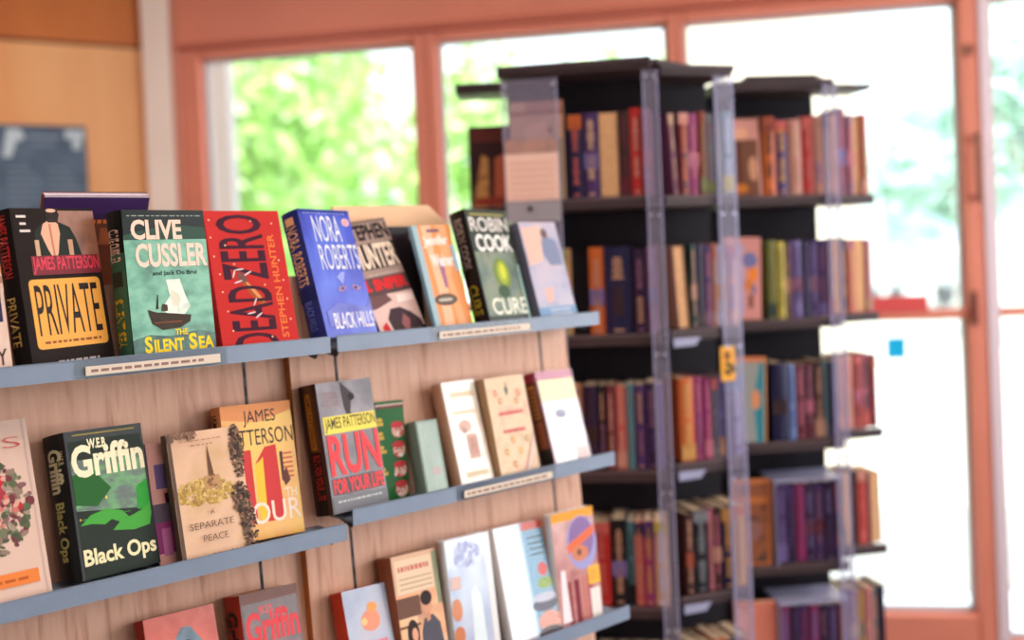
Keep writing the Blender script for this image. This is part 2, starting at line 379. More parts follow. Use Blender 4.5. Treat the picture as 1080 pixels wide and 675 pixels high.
# ------------------------------------------------------------------ the wooden book display
al = .8555; DIST = 1.21979; LEAN = .08
dv = Vector((sin(al), cos(al), 0)); nv = Vector((cos(al), -sin(al), 0))
DM = Matrix(((dv.x, -nv.x, 0, -nv.x*DIST), (dv.y, -nv.y, 0, -nv.y*DIST), (0, 0, 1, ZC), (0, 0, 0, 1)))    # x along the display, y into it, z from eye level
Z1, Z2L, Z2R, Z3L, Z3R = -.1159, -.3641, -.3480, -.6181, -.5991
def mlip(z): return -tan(LEAN)*(z-Z1)
disp = empty('book_display', Matrix.Translation(Vector((-nv.x*DIST, -nv.y*DIST, 0)))@DM.to_3x3().to_4x4()); tag(disp, 'light oak veneer book display with blue-grey metal shelves holding face-out paperbacks', 'display shelf')
DL = Matrix.Translation((0, 0, ZC))
oak = noise_mat('oak_veneer', [(190, 138, 114), (218, 166, 142), (228, 180, 156), (206, 154, 130)], 70, .5, (1, 1, .05), 9, 0, [.30, .43, .6, .78], .3, .8)
oak_edge = mat((176, 104, 50), .5, .3, 0, 0, .1, 20)
steel = mat((132, 146, 168), .42, .4, 0, 0, .03, 30); steel_d = mat((66, 72, 86), .5); slot = mat((24, 22, 26), .6)
def panel(x0, x1, off, ztop, zbot, th, name, lab=None):
    mb = MB(); k = tan(LEAN)
    def y(z): return -off-(-k*(z-Z1))
    for a, b, mt in ((x0, x1, oak), (x0-.0006, x0, oak_edge), (x1, x1+.0006, oak_edge)):
        mb.prism([(y(ztop), ztop), (y(ztop)+th, ztop), (y(zbot)+th, zbot), (y(zbot), zbot)], 0, a, b, mt)
    return mb.build(name, disp, DL)
panel(-.25, .709, -.086, -.012, -1.22, .018, 'back_panel')
panel(.7095, .733, -.072, -.012, -.107, .018, 'joint_panel')
panel(.7095, 1.236, -.072, -.108, -1.22, .018, 'back_panel')
# slotted uprights let into the panels
for sx, off in ((.648, -.086), (.782, -.072), (1.175, -.072), (-.19, -.086)):
    mb = MB(); k = tan(LEAN); z = -.02 if sx < .7 else -.112; z0 = z
    y = lambda q: -off+k*(q-Z1)
    mb.prism([(y(z)-.0004, z), (y(z)+.001, z), (y(-1.2)+.001, -1.2), (y(-1.2)-.0004, -1.2)], 0, sx-.0022, sx+.0022, slot)
    while z > -1.18:
        mb.obox((sx-.0012, y(z)-.0008, z), (.0024, 0, 0), (0, .001, 0), (0, -.001, -.012), steel_d); z -= .025
    mb.build('slotted_upright', disp, DL)
def shelf(x0, x1, z, labels=()):
    m = mlip(z); mb = MB()
    back = (.135 if z == Z1 else .072) if x0 > .6 else .086
    mb.box(x0, -m, z+.004, x1, -m+back-.003, z+.0075, steel)                # tray
    mb.box(x0, -m-.0015, z, x1, -m, z+.0215, steel)                         # raised front lip
    mb.box(x0, -m-.0015, z+.0205, x1, -m+.002, z+.022, steel)
    mb.box(x0+.001, -m, z+.0005, x1-.001, -m+.012, z+.002, steel_d)
    for x in (x0+.01, x1-.012):                                              # brackets
        mb.prism([(-m+.01, z+.004), (-m+back-.004, z+.004), (-m+.02, z-.008)], 0, x, x+.002, steel_d)
    s = mb.build('shelf', disp, DL)
    for a, b in labels:
        q = MB(); q.box(a, -m-.0045, z-.001, b, -m-.0015, z+.0215, SLEEVE); h = q.build('label_holder', s)
        q = MB(); q.box(a+.012, -m-.0052, z+.0035, b-.01, -m-.0046, z+.014, mat((226, 208, 190), .6))
        x = a+.018
        while x < b-.03:
            l = random.uniform(.004, .013); q.box(x, -m-.0055, z+.007, x+l, -m-.0051, z+.0102, mat((150, 110, 100), .6)); x += l+.003
        q.build('label_strip', s)
    return s
shelf(-.24, .732, Z1, ((.398, .583),)); shelf(.743, 1.246, Z1, ((.900, 1.098),))
shelf(-.24, .732, Z2L); shelf(.743, 1.25, Z2R, ((.918, 1.115),))
shelf(-.24, .732, Z3L); shelf(.743, 1.249, Z3R)
mb = MB(); k = tan(LEAN)                                                     # oak side frame, plinth and sloping foot
for x0, x1 in ((-.25, -.23), (1.216, 1.236)):
    mb.prism([(.0905, -.02), (.125, -.02), (.24, -1.42), (-.12, -1.42), (-.10, -1.24), (-.005, -1.22)], 0, x0, x1, oak)
mb.box(-.25, -.10, -1.42, 1.236, .24, -1.235, oak); mb.build('plinth', disp, DL)
mb = MB(); mb.box(-.22, .142, -.085, 1.21, .29, -.078, oak)
for x in (-.2, .5, 1.18): mb.box(x, .142, -1.235, x+.02, .24, -.085, oak_edge)
mb.build('reverse_shelf', disp, DL)
mb = MB(); mb.prism([(.736, -.105), (1.05, -.105), (1.05, .055), (1.036, .067), (1.006, .091), (.83, .089), (.83, -.012), (.736, -.012)], 1, .1355, .141, mat((236, 190, 150), .5, .3, 0, 0, .04, 12)); mb.build('top_board', disp, DL)

# ------------------------------------------------------------------ books standing face-out on the display
POSES={'private':(-0.1069,0.3590,-0.0113,0.292,0.152,-0.009,0.1073,0.1863,0.0322),'ship':(-0.1069,0.4729,-0.0111,0.088,0.102,0.003,0.1085,0.183,0.037),'zero':(-0.1069,0.5851,-0.0116,-0.088,0.304,0.010,0.1034,0.1852,0.0306),'nora':(-0.1069,0.7361,-0.0113,0.25,0.311,0.021,0.1,0.1857,0.0414),'hunter':(-0.1068,0.849,-0.051,0.05,0.36,-0.12,0.085,0.178,0.012),'jenn':(-0.1068,0.9345,-0.03,0.02,0.29,-0.023,0.072,0.168,0.009),'cook':(-0.1068,1.022,-0.0115,0.167,0.278,0.033,0.101,0.1837,0.0313),'last':(-0.1068,1.13,-0.0128,0.123,0.264,0.002,0.0936,0.1658,0.0221),'floral':(-0.3551,0.2221,0.0080,0.014,0.317,-0.006,0.1400,0.1992,0.0246),'blackops':(-0.3551,0.3939,0.0084,0.22,0.221,0.038,0.101,0.1693,0.045),'pinkpurp':(-0.3551,0.4935,-0.018,-0.038,0.225,0.001,0.075,0.1494,0.0082),'peace':(-0.3551,0.511,0.009,0.017,0.249,0.012,0.0965,0.1584,0.014),'eleven':(-0.3551,0.5898,-0.017,0.044,0.235,0.033,0.1033,0.1756,0.042),'run':(-0.339,0.7226,0.0061,0.123,0.23,0.021,0.0962,0.1761,0.05),'green':(-0.339,0.8225,-0.0302,-0.063,0.083,0.018,0.047,0.1413,0.0082),'sage':(-0.3390,0.8730,0.0093,-0.060,0.270,0.020,0.0388,0.1063,0.0285),'white':(-0.339,0.9399,0.0073,0.141,0.259,0.025,0.0705,0.1563,0.0215),'tan':(-0.3390,1.0155,0.0076,0.109,0.216,0.019,0.0891,0.1544,0.0192),'magenta':(-0.3390,1.1266,0.0084,0.140,0.285,0.051,0.0931,0.1493,0.0269),'thinbehind':(-0.3390,1.0705,0.0085,-0.022,-0.110,0.018,0.1061,0.1543,0.0130),'hood':(-0.6091,0.4703,0.0242,0.061,0.332,0.038,0.0931,0.1908,0.0353),'griffred':(-0.6091,0.5876,0.0246,0.101,0.258,0.056,0.0861,0.1881,0.0464),'sky':(-0.5901,0.7347,0.0277,0.083,0.33,0.059,0.074,0.1416,0.0379),'couple':(-0.5901,0.8142,0.0269,0.059,0.23,0.041,0.081,0.1714,0.038),'bluewhite':(-0.5901,0.9036,0.0248,0.087,0.157,0.046,0.0896,0.1789,0.0162),'food':(-0.5901,1.009,0.0263,-0.014,0.265,0.027,0.096,0.1741,0.0254),'bar':(-0.5901,1.1100,0.0251,0.051,0.122,0.034,0.0983,0.1789,0.0147)}
def display_book(key, label, cover, spine=None, back=None, w=None, clear=False, group=None, **kw):
    base, s, m, yaw, th, ro, w0, h, t = POSES[key]
    u = dv*cos(yaw)-nv*sin(yaw); k = nv*cos(yaw)+dv*sin(yaw); Zu = Vector((0, 0, 1))
    v = Zu*cos(th)-k*sin(th); k2 = k*cos(th)+Zu*sin(th)
    U = u*cos(ro)-v*sin(ro); V = v*cos(ro)+u*sin(ro)
    if w: w0 = w
    if not (base > -.2 and s > .74):                      # keep the back board clear of the veneer panel
        off = -.086 if s < .70 else -.072
        hz = min(h*cos(th), -.012-base if base > -.2 else 9)
        for _ in range(30):
            top = m-t*cos(th)-hz*tan(th); lim = off-tan(LEAN)*(base+hz-Z1)
            if top > lim+.004 and m-t*cos(th)-w0*sin(max(0, yaw)) > off-tan(LEAN)*(base-Z1)+.005: break
            t -= .001; th -= .003
        t = max(t, .008); v = Zu*cos(th)-k*sin(th); k2 = k*cos(th)+Zu*sin(th); U = u*cos(ro)-v*sin(ro); V = v*cos(ro)+u*sin(ro)
    # rest the lowest corner on the tray
    P = -nv*DIST+dv*s+nv*m+Vector((0, 0, ZC+base))
    low = min((U*a-k2*b).z for a in (0, w0) for b in (0, t)); P.z += -low-.0012
    M = Matrix(((U.x, -k2.x, V.x, P.x), (U.y, -k2.y, V.y, P.y), (U.z, -k2.z, V.z, P.z), (0, 0, 0, 1)))
    r = empty('book', M); tag(r, label, 'book', group or 'face-out books on the oak display')
    book_body(r, w0, h, t, cover, spine, back, **kw)
    if clear:
        q = MB(); q.box(-.004, -.0014, -.0, w0+.002, -.0013, h+.001, SLEEVE); q.box(-.0050, -.001, 0, -.0047, t, h+.001, SLEEVE); q.build('clear_jacket', r)
    return Art(r, w0, h, t)
skinc = (224, 168, 138)

a = display_book('private', 'black and brown paperback, woman in a backless dress, yellow PRIVATE title panel', (34, 24, 22), (28, 22, 24), pages=(210, 200, 190), coat=0, rough=.55)
a.G([(.36, .60), (1, .60), (1, .985), (.55, .985)], noise_mat('brown_haze', [(104, 66, 50), (150, 98, 76), (128, 80, 60)], 22, .35, coat=.2))
a.G([(.30, .60), (.36, .60), (.56, .985), (.44, .985)], (70, 44, 34))
a.G([(.22, .66), (.25, .86), (.34, .90), (.45, .93), (.56, .91), (.68, .88), (.74, .80), (.80, .66), (.78, .60), (.22, .60)], (28, 34, 26))
a.G([(.235, .60), (.235, .80), (.285, .80), (.285, .60)], (196, 160, 128)); a.G([(.63, .60), (.63, .80), (.69, .80), (.68, .60)], (196, 150, 122))
a.G([(.32, .84), (.36, .90), (.46, .935), (.54, .90), (.55, .84), (.50, .72), (.45, .655), (.38, .74)], skinc)
a.G([(.425, .90), (.45, .90), (.46, .67), (.435, .70)], (190, 120, 96))
a.G([(.42, .91), (.40, .97), (.44, 1.0), (.54, 1.0), (.57, .96), (.54, .91)], (40, 26, 24)); a.E(.475, .985, .06, .012, (222, 170, 146))
a.RR(.09, .125, .95, .555, .05, (236, 164, 72)); a.T('PRIVATE', .14, .205, .90, .52, (38, 22, 20), bold=.0)
a.bars(.18, .15, .86, .18, 1, (140, 74, 40)); a.R(.16, .58, .985, .70, (120, 40, 50)); a.T('JAMES PATTERSON', .17, .585, .975, .695, (214, 62, 82), bold=.02)
for i, (q, e) in enumerate(((.06, .17), (.09, .16), (.08, .20))): a.R(q, .94-.045*i, e, .955-.045*i, (222, 206, 198))
a.T('JAMES PATTERSON', .18, .58, .82, .97, (196, 44, 42), rot=-90, bold=.02, face='spine'); a.T('PRIVATE', .25, .16, .75, .46, (198, 158, 84), rot=-90, bold=.01, face='spine')
a.bars(.3, .03, .8, .055, 1, (180, 170, 170)); a.done()

sea = noise_mat('sea_green', [(52, 92, 74), (96, 158, 132), (126, 186, 158), (70, 122, 98)], 26, .3, (1, 1, 1.6), 6, .2, [.25, .45, .6, .8])
a = display_book('ship', 'green paperback with cream slab lettering over a smoking ship and yellow title', (26, 34, 32), (22, 30, 28), pages=(222, 222, 214))
a.R(0, .0, 1, .80, sea); a.G([(.0, .8), (1, .8), (1, .88), (.6, .9), (.2, .86), (0, .83)], (52, 78, 66))
a.bars(.06, .955, .95, .968, 1, (150, 160, 150)); a.T('CLIVE', .09, .80, .70, .935, (248, 206, 186), bold=.035); a.T('CUSSLER', .12, .615, .985, .775, (250, 210, 192), bold=.03)
a.T('and Jack Du Brul', .30, .552, .84, .59, (30, 40, 36), bold=.01)
wsm = noise_mat('smoke_white', [(196, 214, 196), (236, 236, 220), (170, 196, 178)], 60, .35)
a.G([(.42, .29), (.62, .28), (.72, .34), (.66, .44), (.62, .53), (.45, .53), (.48, .42), (.40, .36)], wsm); a.G([(.50, .36), (.58, .34), (.6, .42), (.5, .46)], (222, 216, 196))
a.G([(.20, .335), (.30, .315), (.52, .30), (.72, .285), (.70, .24), (.58, .205), (.36, .195), (.24, .24)], (62, 50, 38)); a.G([(.30, .335), (.33, .335), (.34, .43), (.33, .43)], (50, 50, 40)); a.R(.27, .24, .6, .25, (120, 66, 40)); a.G([(.36, .32), (.44, .32), (.44, .36), (.38, .37)], (74, 58, 44))
a.G([(0, .14), (.2, .17), (.45, .15), (.8, .18), (1, .15), (1, 0), (0, 0)], noise_mat('sea_dark', [(24, 48, 44), (52, 92, 82), (90, 130, 112)], 40, .3))
a.T('THE', .50, .155, .66, .195, (240, 206, 34), bold=.03); a.T('S', .13, .05, .22, .16, (244, 208, 30), bold=.035); a.T('ILENT', .24, .05, .60, .135, (244, 208, 30), bold=.035); a.T('S', .66, .05, .76, .16, (244, 208, 30), bold=.035); a.T('EA', .78, .05, .97, .135, (244, 208, 30), bold=.035)
a.R(0, .60, 1, .72, (60, 110, 90), 'spine'); a.R(0, .0, 1, .6, (66, 116, 94), 'spine'); a.R(0, .88, 1, 1, (20, 26, 26), 'spine')
a.T('CLIVE CUSSLER', .18, .66, .85, .88, (240, 204, 184), rot=-90, bold=.03, face='spine'); a.T('SILENT SEA', .22, .10, .78, .42, (236, 198, 40), rot=-90, bold=.03, face='spine'); a.R(.2, .50, .85, .60, (50, 60, 52), 'spine'); a.done()

a = display_book('zero', 'bright red paperback with dark sideways lettering and a copper bullet', (198, 44, 42), (176, 36, 36), rough=.4)
a.T('DEAD', .16, -.02, .73, .44, (64, 26, 46), rot=90, bold=.015); a.T('ZERO', .14, .48, .74, .97, (64, 26, 46), rot=90, bold=.015)
a.T('STEPHEN HUNTER', .79, .05, .88, .82, (246, 128, 66), rot=90, bold=.015)
a.E(.50, .39, .24, .030, (172, 84, 44), -.95); a.E(.52, .39, .17, .012, (226, 150, 96), -.95); a.E(.38, .50, .075, .03, (120, 80, 76), -.95)
for x, y, q in ((.32, .47, .3), (.28, .53, 1.2), (.36, .56, .1), (.46, .53, .5), (.43, .24, .2), (.52, .22, .6), (.50, .32, 1.1)): a.E(x, y, .06, .006, (226, 206, 208), q)
for x, y in ((.06, .93), (.05, .80), (.06, .66), (.10, .53), (.10, .40), (.13, .26), (.16, .12), (.90, .62), (.92, .47), (.93, .33), (.93, .18), (.22, .74), (.66, .44), (.60, .92), (.88, .9), (.3, .6), (.65, .06)): a.E(x, y, .012, .007, (246, 190, 160))
a.done()

blue = noise_mat('blue_cover', [(38, 44, 142), (58, 76, 190), (84, 110, 214), (52, 62, 168)], 14, .25, (1, 1, .6), 4, .4, [.3, .45, .6, .75])
a = display_book('nora', 'royal blue thick paperback with silver lettering, standing across the gap between shelves', blue, (34, 40, 112), pages=(200, 196, 206))
a.R(0, .975, 1, 1, (38, 52, 140)); a.bars(.1, .965, .9, .975, 1, (170, 180, 220)); a.T('NORA', .22, .74, .74, .95, (226, 226, 236), bold=.0); a.T('ROBERTS', .22, .52, .98, .72, (222, 222, 234), bold=.0)
a.E(.88, .90, .075, .032, (232, 190, 190)); a.E(.88, .90, .055, .024, (206, 150, 160))
a.E(.50, .37, .09, .022, (158, 128, 176), .2); a.E(.78, .375, .09, .022, (158, 128, 176), -.2); a.E(.51, .37, .03, .012, (40, 40, 80)); a.E(.77, .375, .03, .012, (40, 40, 80))
a.G([(.55, .50), (.62, .50), (.54, .40), (.44, .46)], (150, 160, 226)); a.G([(.1, .2), (.35, .26), (.9, .22), (1, .3), (1, .1), (.1, .08)], noise_mat('horse_blue', [(48, 54, 150), (120, 130, 214)], 20, .3))
a.T('BLACK HILLS', .20, .06, .97, .185, (232, 226, 232), bold=.01)
a.T('NORA ROBERTS', .20, .42, .80, .88, (216, 160, 116), rot=-90, bold=.01, face='spine'); a.R(.25, .89, .75, .95, (216, 160, 120), 'spine'); a.T('BLACK HILLS', .3, .08, .7, .30, (96, 110, 190), rot=-90, face='spine')
a.R(0, .30, 1, .40, (26, 30, 88), 'spine'); a.done()

a = display_book('hunter', 'paperback with tall cream and black author lettering and red title, leaning right', (162, 136, 126), (60, 40, 44))
a.R(0, .975, 1, 1, (120, 100, 92)); a.T('STEPHEN', .01, .82, .975, .965, (34, 24, 26), bold=.035); a.R(0, .56, 1, .79, (48, 36, 36)); a.T('HUNTER', .02, .565, .985, .785, (238, 212, 190), bold=.035)
a.bars(.2, .505, .9, .52, 1, (210, 190, 180)); a.R(0, .33, 1, .49, (90, 66, 68)); a.T('I, SNIPER', .06, .35, .97, .475, (216, 42, 46), bold=.06)
a.R(0, 0, 1, .33, (222, 186, 178)); a.G([(0, .33), (.42, .33), (.5, .27), (.1, .22), (0, .22)], (110, 76, 76)); a.G([(.30, 0), (.26, .12), (.38, .20), (.60, .20), (.80, .14), (.96, .06), (.98, 0)], (66, 46, 52)); a.G([(.08, .06), (.2, .10), (.26, 0), (.1, 0)], (204, 44, 50)); a.G([(.52, .06), (.62, .14), (.72, .08), (.66, 0), (.56, 0)], (150, 90, 92)); a.G([(.60, .24), (.98, .24), (.98, .30), (.62, .31)], (246, 222, 214)); a.done()

a = display_book('jenn', 'orange cover with bare legs and a dark oval badge', (234, 150, 92), (130, 170, 190))
a.R(0, 0, .14, 1, (160, 186, 196)); a.G([(.22, 1), (.5, 1), (.42, .72), (.56, .4), (.5, 0), (.25, 0), (.3, .4)], (240, 186, 150)); a.G([(.62, 1), (.9, 1), (.86, .7), (.74, .5), (.84, 0), (.62, 0), (.6, .5)], (242, 170, 122)); a.G([(.46, .66), (.62, .66), (.58, .40), (.5, .40)], (160, 110, 140)); a.R(.9, .55, 1, .8, (160, 190, 210))
a.T('Jennifer', .20, .78, .86, .90, (250, 238, 232), bold=.03); a.T('Weiner', .30, .60, .90, .72, (250, 238, 232), bold=.03); a.E(.44, .29, .30, .055, (62, 54, 50)); a.E(.44, .29, .26, .04, (120, 104, 92)); a.bars(.26, .27, .62, .31, 1, (230, 220, 205)); a.R(.36, .93, .7, .96, (120, 90, 110)); a.done()

a = display_book('cook', 'dark green-grey paperback with white lettering, black spine and a glowing yellow shape', (52, 60, 52), (26, 20, 18), pages=(206, 226, 222))
gg = noise_mat('murky_green', [(62, 76, 72), (92, 110, 98), (120, 128, 104), (78, 90, 96)], 20, .4, coat=.1)
a.R(.02, .05, .98, .62, gg); a.E(.55, .42, .20, .14, (110, 130, 60), 0); a.E(.56, .43, .13, .11, (150, 164, 58)); a.E(.57, .44, .07, .07, (196, 200, 60)); a.E(.5, .26, .14, .06, (60, 84, 60))
a.T('ROBIN', .05, .80, .96, .93, (214, 206, 200), bold=.02); a.T('COOK', .10, .62, .96, .775, (240, 236, 230), bold=.03); a.R(.1, .945, .9, .965, (150, 140, 80)); a.T('CURE', .14, .06, .96, .205, (234, 232, 214), bold=.01); a.R(.95, .0, .99, .5, (180, 226, 216))
a.T('ROBIN COOK', .25, .48, .75, .93, (170, 150, 140), rot=-90, bold=.01, face='spine'); a.T('CURE', .22, .08, .78, .34, (176, 160, 40), rot=-90, face='spine'); a.done()

a = display_book('last', 'pale blue-grey paperback with a peach figure, last on the top shelf', noise_mat('blue_grey_cover', [(126, 130, 160), (166, 158, 178), (190, 164, 170)], 14, .35, coat=.2), (90, 90, 110))
a.G([(.05, .94), (.55, .96), (.42, .60), (.05, .55)], (226, 176, 160)); a.G([(.50, .80), (.62, .86), (.9, .80), (.95, .55), (.6, .55), (.48, .66)], (122, 128, 156)); a.E(.62, .88, .09, .05, (110, 84, 84)); a.G([(.30, .32), (.5, .32), (.45, .18), (.28, .18)], (222, 170, 158)); a.R(0, 0, 1, .13, (120, 150, 184)); a.bars(.3, .03, .85, .12, 2, (196, 196, 210)); a.done()

flo = noise_mat('bouquet', [(90, 100, 72), (150, 130, 110), (170, 60, 64), (200, 170, 140), (76, 96, 66)], 60, .4, pos=[.3, .42, .5, .58, .7])
a = display_book('floral', 'tall pinkish-white book with a flower bouquet on its cover, at the left end', (226, 192, 176), (200, 160, 150), hard=True, pages=(230, 220, 208))
a.R(.96, 0, .975, 1, (206, 176, 166)); a.S(.55, .52, .40, .28, 330, [(96, 104, 78), (120, 124, 96), (150, 128, 112), (120, 60, 66), (86, 92, 70), (170, 150, 132), (140, 96, 100)], .035, 3); a.S(.62, .56, .26, .16, 60, [(196, 50, 60), (170, 60, 72), (226, 170, 150), (206, 120, 110)], .035, 4)
a.R(.2, .08, .92, .155, (238, 134, 66)); a.T('S', .80, .84, .93, .90, (214, 92, 84), bold=-.02); a.bars(.3, .10, .85, .13, 1, (190, 90, 40)); a.done()

a = display_book('blackops', 'black thriller with big cream serif lettering over green night-vision helicopters', (22, 26, 22), (20, 22, 24), hard=False, coat=.4, rough=.25, pages=(210, 220, 225))
nv_ = noise_mat('night_green', [(16, 24, 14), (26, 70, 20), (52, 132, 36), (18, 34, 16)], 26, .25, (1, 1, 2), 5, .4, [.32, .46, .56, .68])
a.R(.04, .0, .97, .93, (26, 36, 24)); a.G([(.04, .46), (.97, .40), (.97, .78), (.04, .80)], nv_); a.G([(.04, .5), (.3, .47), (.5, .58), (.3, .72), (.04, .7)], (28, 92, 28)); a.G([(.80, .4), (.97, .38), (.97, .6), (.82, .56)], (40, 150, 44))
gm = (66, 158, 52)
a.G([(.06, .36), (.20, .42), (.42, .445), (.60, .41), (.68, .355), (.48, .375), (.36, .34), (.20, .36)], gm); a.G([(.45, .29), (.56, .345), (.74, .37), (.90, .40), (.96, .44), (.97, .36), (.93, .28), (.72, .265)], gm); a.G([(.40, .38), (.58, .33), (.66, .345), (.52, .40)], gm); a.R(.05, .395, .7, .399, (70, 150, 60))
a.E(.42, .52, .012, .012, (236, 200, 90)); a.E(.07, .40, .010, .008, (224, 160, 60))
a.R(.1, .965, .9, .975, (150, 130, 60)); a.T('W.E.B.', .27, .865, .52, .935, (236, 226, 186), bold=.04); a.T('Griffin', .05, .675, .97, .90, (238, 226, 190), bold=.035); a.T('Black Ops', .05, .055, .97, .20, (236, 224, 176), bold=.03)
a.T('Griffin', .28, .60, .86, .90, (220, 208, 170), rot=-90, bold=.04, face='spine'); a.T('W.E.B.', .72, .78, .92, .88, (200, 190, 150), rot=-90, bold=.02, face='spine'); a.T('Black Ops', .25, .14, .75, .54, (186, 176, 110), rot=-90, bold=.03, face='spine'); a.done()

a = display_book('pinkpurp', 'pink and purple photo collage paperback tucked behind the black thriller', (214, 158, 150), (130, 80, 110))
for x0, y0, x1, y1, c in ((0, .1, .6, .35, (150, 62, 120)), (0, .35, .7, .5, (96, 84, 100)), (.1, .62, .5, .82, (110, 90, 140)), (.2, .52, .45, .6, (210, 120, 130)), (.28, .84, .5, .92, (90, 40, 44)), (.22, .5, .5, .58, (60, 40, 44)), (.1, .08, .25, .3, (190, 110, 160)), (.3, .38, .6, .48, (220, 150, 140))): a.R(x0, y0, x1, y1, c)
a.done()

sep = noise_mat('sepia', [(208, 160, 128), (226, 182, 148), (196, 152, 96)], 10, .45, detail=5)
dk = noise_mat('sepia_dark', [(52, 40, 36), (110, 84, 66), (200, 150, 112)], 46, .45, detail=6, pos=[.35, .5, .62])
a = display_book('peace', 'worn sepia paperback with a church spire and small serif title', sep, (92, 70, 62), rough=.5, coat=.05, pages=(190, 160, 130))
a.S(.42, .52, .40, .10, 300, [(196, 160, 84), (212, 176, 100), (170, 134, 72), (224, 186, 124), (188, 150, 70)], .03, 5)
a.G([(.50, .60), (.515, .80), (.53, .88), (.545, .80), (.58, .60)], (112, 76, 58)); a.G([(.42, .54), (.66, .54), (.64, .64), (.46, .64)], (190, 144, 100)); a.S(.55, .60, .07, .05, 20, [(150, 106, 70), (126, 88, 62)], .02, 6)
sd = [(58, 44, 38), (80, 60, 50), (116, 88, 70), (66, 50, 42), (150, 112, 88)]
a.S(.93, .80, .09, .22, 260, sd, .022, 7); a.S(.90, .45, .12, .10, 140, sd, .022, 8); a.S(.95, .22, .10, .24, 260, sd, .022, 9); a.S(.85, .36, .05, .03, 16, sd, .03, 10); a.S(.5, .015, .48, .03, 50, sd, .03, 11); a.S(.2, .97, .2, .03, 30, [(140, 104, 84), (120, 90, 74)], .03, 12); a.R(0, 0, .045, 1, (98, 78, 68))
for st, x0, x1, y0, y1 in (('A', .44, .50, .345, .385), ('SEPARATE', .14, .74, .245, .295), ('PEACE', .30, .64, .145, .195)): a.T(st, x0, y0, x1, y1, (92, 66, 54), bold=-.01)
a.bars(.3, .88, .6, .90, 1, (180, 130, 110)); a.bars(.15, .92, .75, .935, 1, (180, 130, 110)); a.done()

a = display_book('eleven', 'orange and yellow thriller with huge red numerals behind the sepia paperback', (232, 176, 76), (226, 146, 92), pages=(220, 190, 160))
org = noise_mat('orange_fade', [(228, 148, 92), (236, 178, 76), (240, 196, 66)], 8, .3, coat=.25)
a.R(0, 0, 1, 1, org); a.G([(0, .9), (0, 1), (1, 1), (1, .93), (.5, .86)], (230, 150, 96)); a.T('JAMES', .30, .83, .76, .95, (60, 50, 52), bold=.0); a.T('PATTERSON', .02, .69, .985, .81, (62, 50, 52), bold=.0)
a.G([(.10, .50), (.28, .66), (.36, .66), (.36, .12), (.10, .12)], (206, 62, 62)); a.G([(.40, .55), (.56, .67), (.72, .68), (.74, .12), (.50, .12), (.50, .58)], (208, 60, 60)); a.G([(.40, .14), (.50, .14), (.52, .60), (.40, .53)], (240, 196, 62))
a.T('TH', .78, .275, .95, .345, (246, 232, 210), bold=.0); a.T('HOUR', .06, .11, .99, .27, (248, 226, 206), bold=.01)
for i in range(6): a.R(.80, .42+.035*i, .94, .435+.035*i, (214, 110, 80))
a.R(.76, .62, .80, .40, (90, 60, 60)); a.G([(.76, .44), (.84, .50), (.88, .40), (.8, .36)], (110, 60, 54)); a.T('JAMES PATTERSON', .3, .45, .8, .95, (70, 40, 36), rot=-90, face='spine'); a.done()

a = display_book('run', 'thick grey hardback in a clear jacket with yellow and red lettering, across the shelf gap', (120, 112, 118), (96, 60, 36), hard=True, coat=.5, rough=.22, pages=(206, 186, 176))
a.R(0, 0, 1, 1, noise_mat('grey_photo', [(64, 56, 62), (104, 92, 98), (140, 128, 134)], 20, .3, coat=.5)); a.G([(.42, 1), (.62, .9), (.55, .75), (.64, .68), (.50, .68), (.44, .8)], (66, 56, 60)); a.E(.60, .87, .06, .03, (40, 34, 36)); a.bars(.10, .80, .38, .93, 5, (150, 116, 120))
a.R(.04, .60, .985, .735, (236, 216, 92)); a.T('JAMES PATTERSON', .06, .61, .97, .725, (86, 74, 50), bold=.01); a.T('RUN', .06, .275, .98, .59, (238, 70, 76), bold=.03); a.R(.05, .135, .97, .26, (96, 84, 88)); a.T('FOR YOUR LIFE', .06, .14, .97, .255, (240, 66, 72), bold=.03); a.R(.02, .0, 1, .12, (120, 120, 126)); a.bars(.1, .07, .9, .1, 1, (190, 190, 190))
a.R(.0, .0, .35, 1, (52, 24, 24), 'spine'); a.R(.85, 0, 1, 1, (70, 44, 40), 'spine'); a.R(.40, .50, .72, .93, (176, 112, 44), 'spine'); a.T('JAMES PATTERSON', .42, .52, .7, .92, (70, 40, 26), rot=-90, face='spine'); a.R(.35, .0, .85, .48, (28, 18, 18), 'spine'); a.T('RUN FOR YOUR LIFE', .42, .12, .80, .46, (190, 40, 40), rot=-90, bold=.01, face='spine'); a.done()

a = display_book('green', 'green Christmas paperback with gold words and a column of Santa faces', (38, 98, 48), (30, 70, 36))
a.R(0, .93, 1, .965, (110, 60, 60)); a.R(.0, .955, 1, .975, (196, 170, 160))
for y in (.76, .62, .48, .26): a.R(.0, y, .30-.06*(y > .6), y+.035, (206, 166, 70)); a.E(.12, y+.06, .10, .02, (206, 166, 70))
for y in (.70, .50, .30, .10):
    a.E(.74, y, .22, .075, (222, 170, 156)); a.E(.72, y+.055, .22, .035, (196, 60, 66)); a.S(.74, y-.03, .2, .04, 16, [(240, 226, 220), (226, 200, 190), (200, 70, 76)], .06, int(y*100)); a.E(.68, y+.01, .03, .008, (50, 40, 40)); a.E(.82, y+.01, .03, .008, (50, 40, 40))
a.done()

a = display_book('sage', 'small thick sage-green cloth-covered book', (134, 152, 138), (116, 136, 124), pages=(190, 196, 186), hard=True, coat=.5, rough=.2)
a.R(.1, .02, .9, .97, noise_mat('sage_sheen', [(130, 152, 138), (160, 176, 164)], 40, .15, (1, 1, .2), coat=.8)); a.E(.6, .3, .2, .06, (196, 180, 180)); a.R(.3, .12, .34, .8, (176, 190, 176)); a.done()

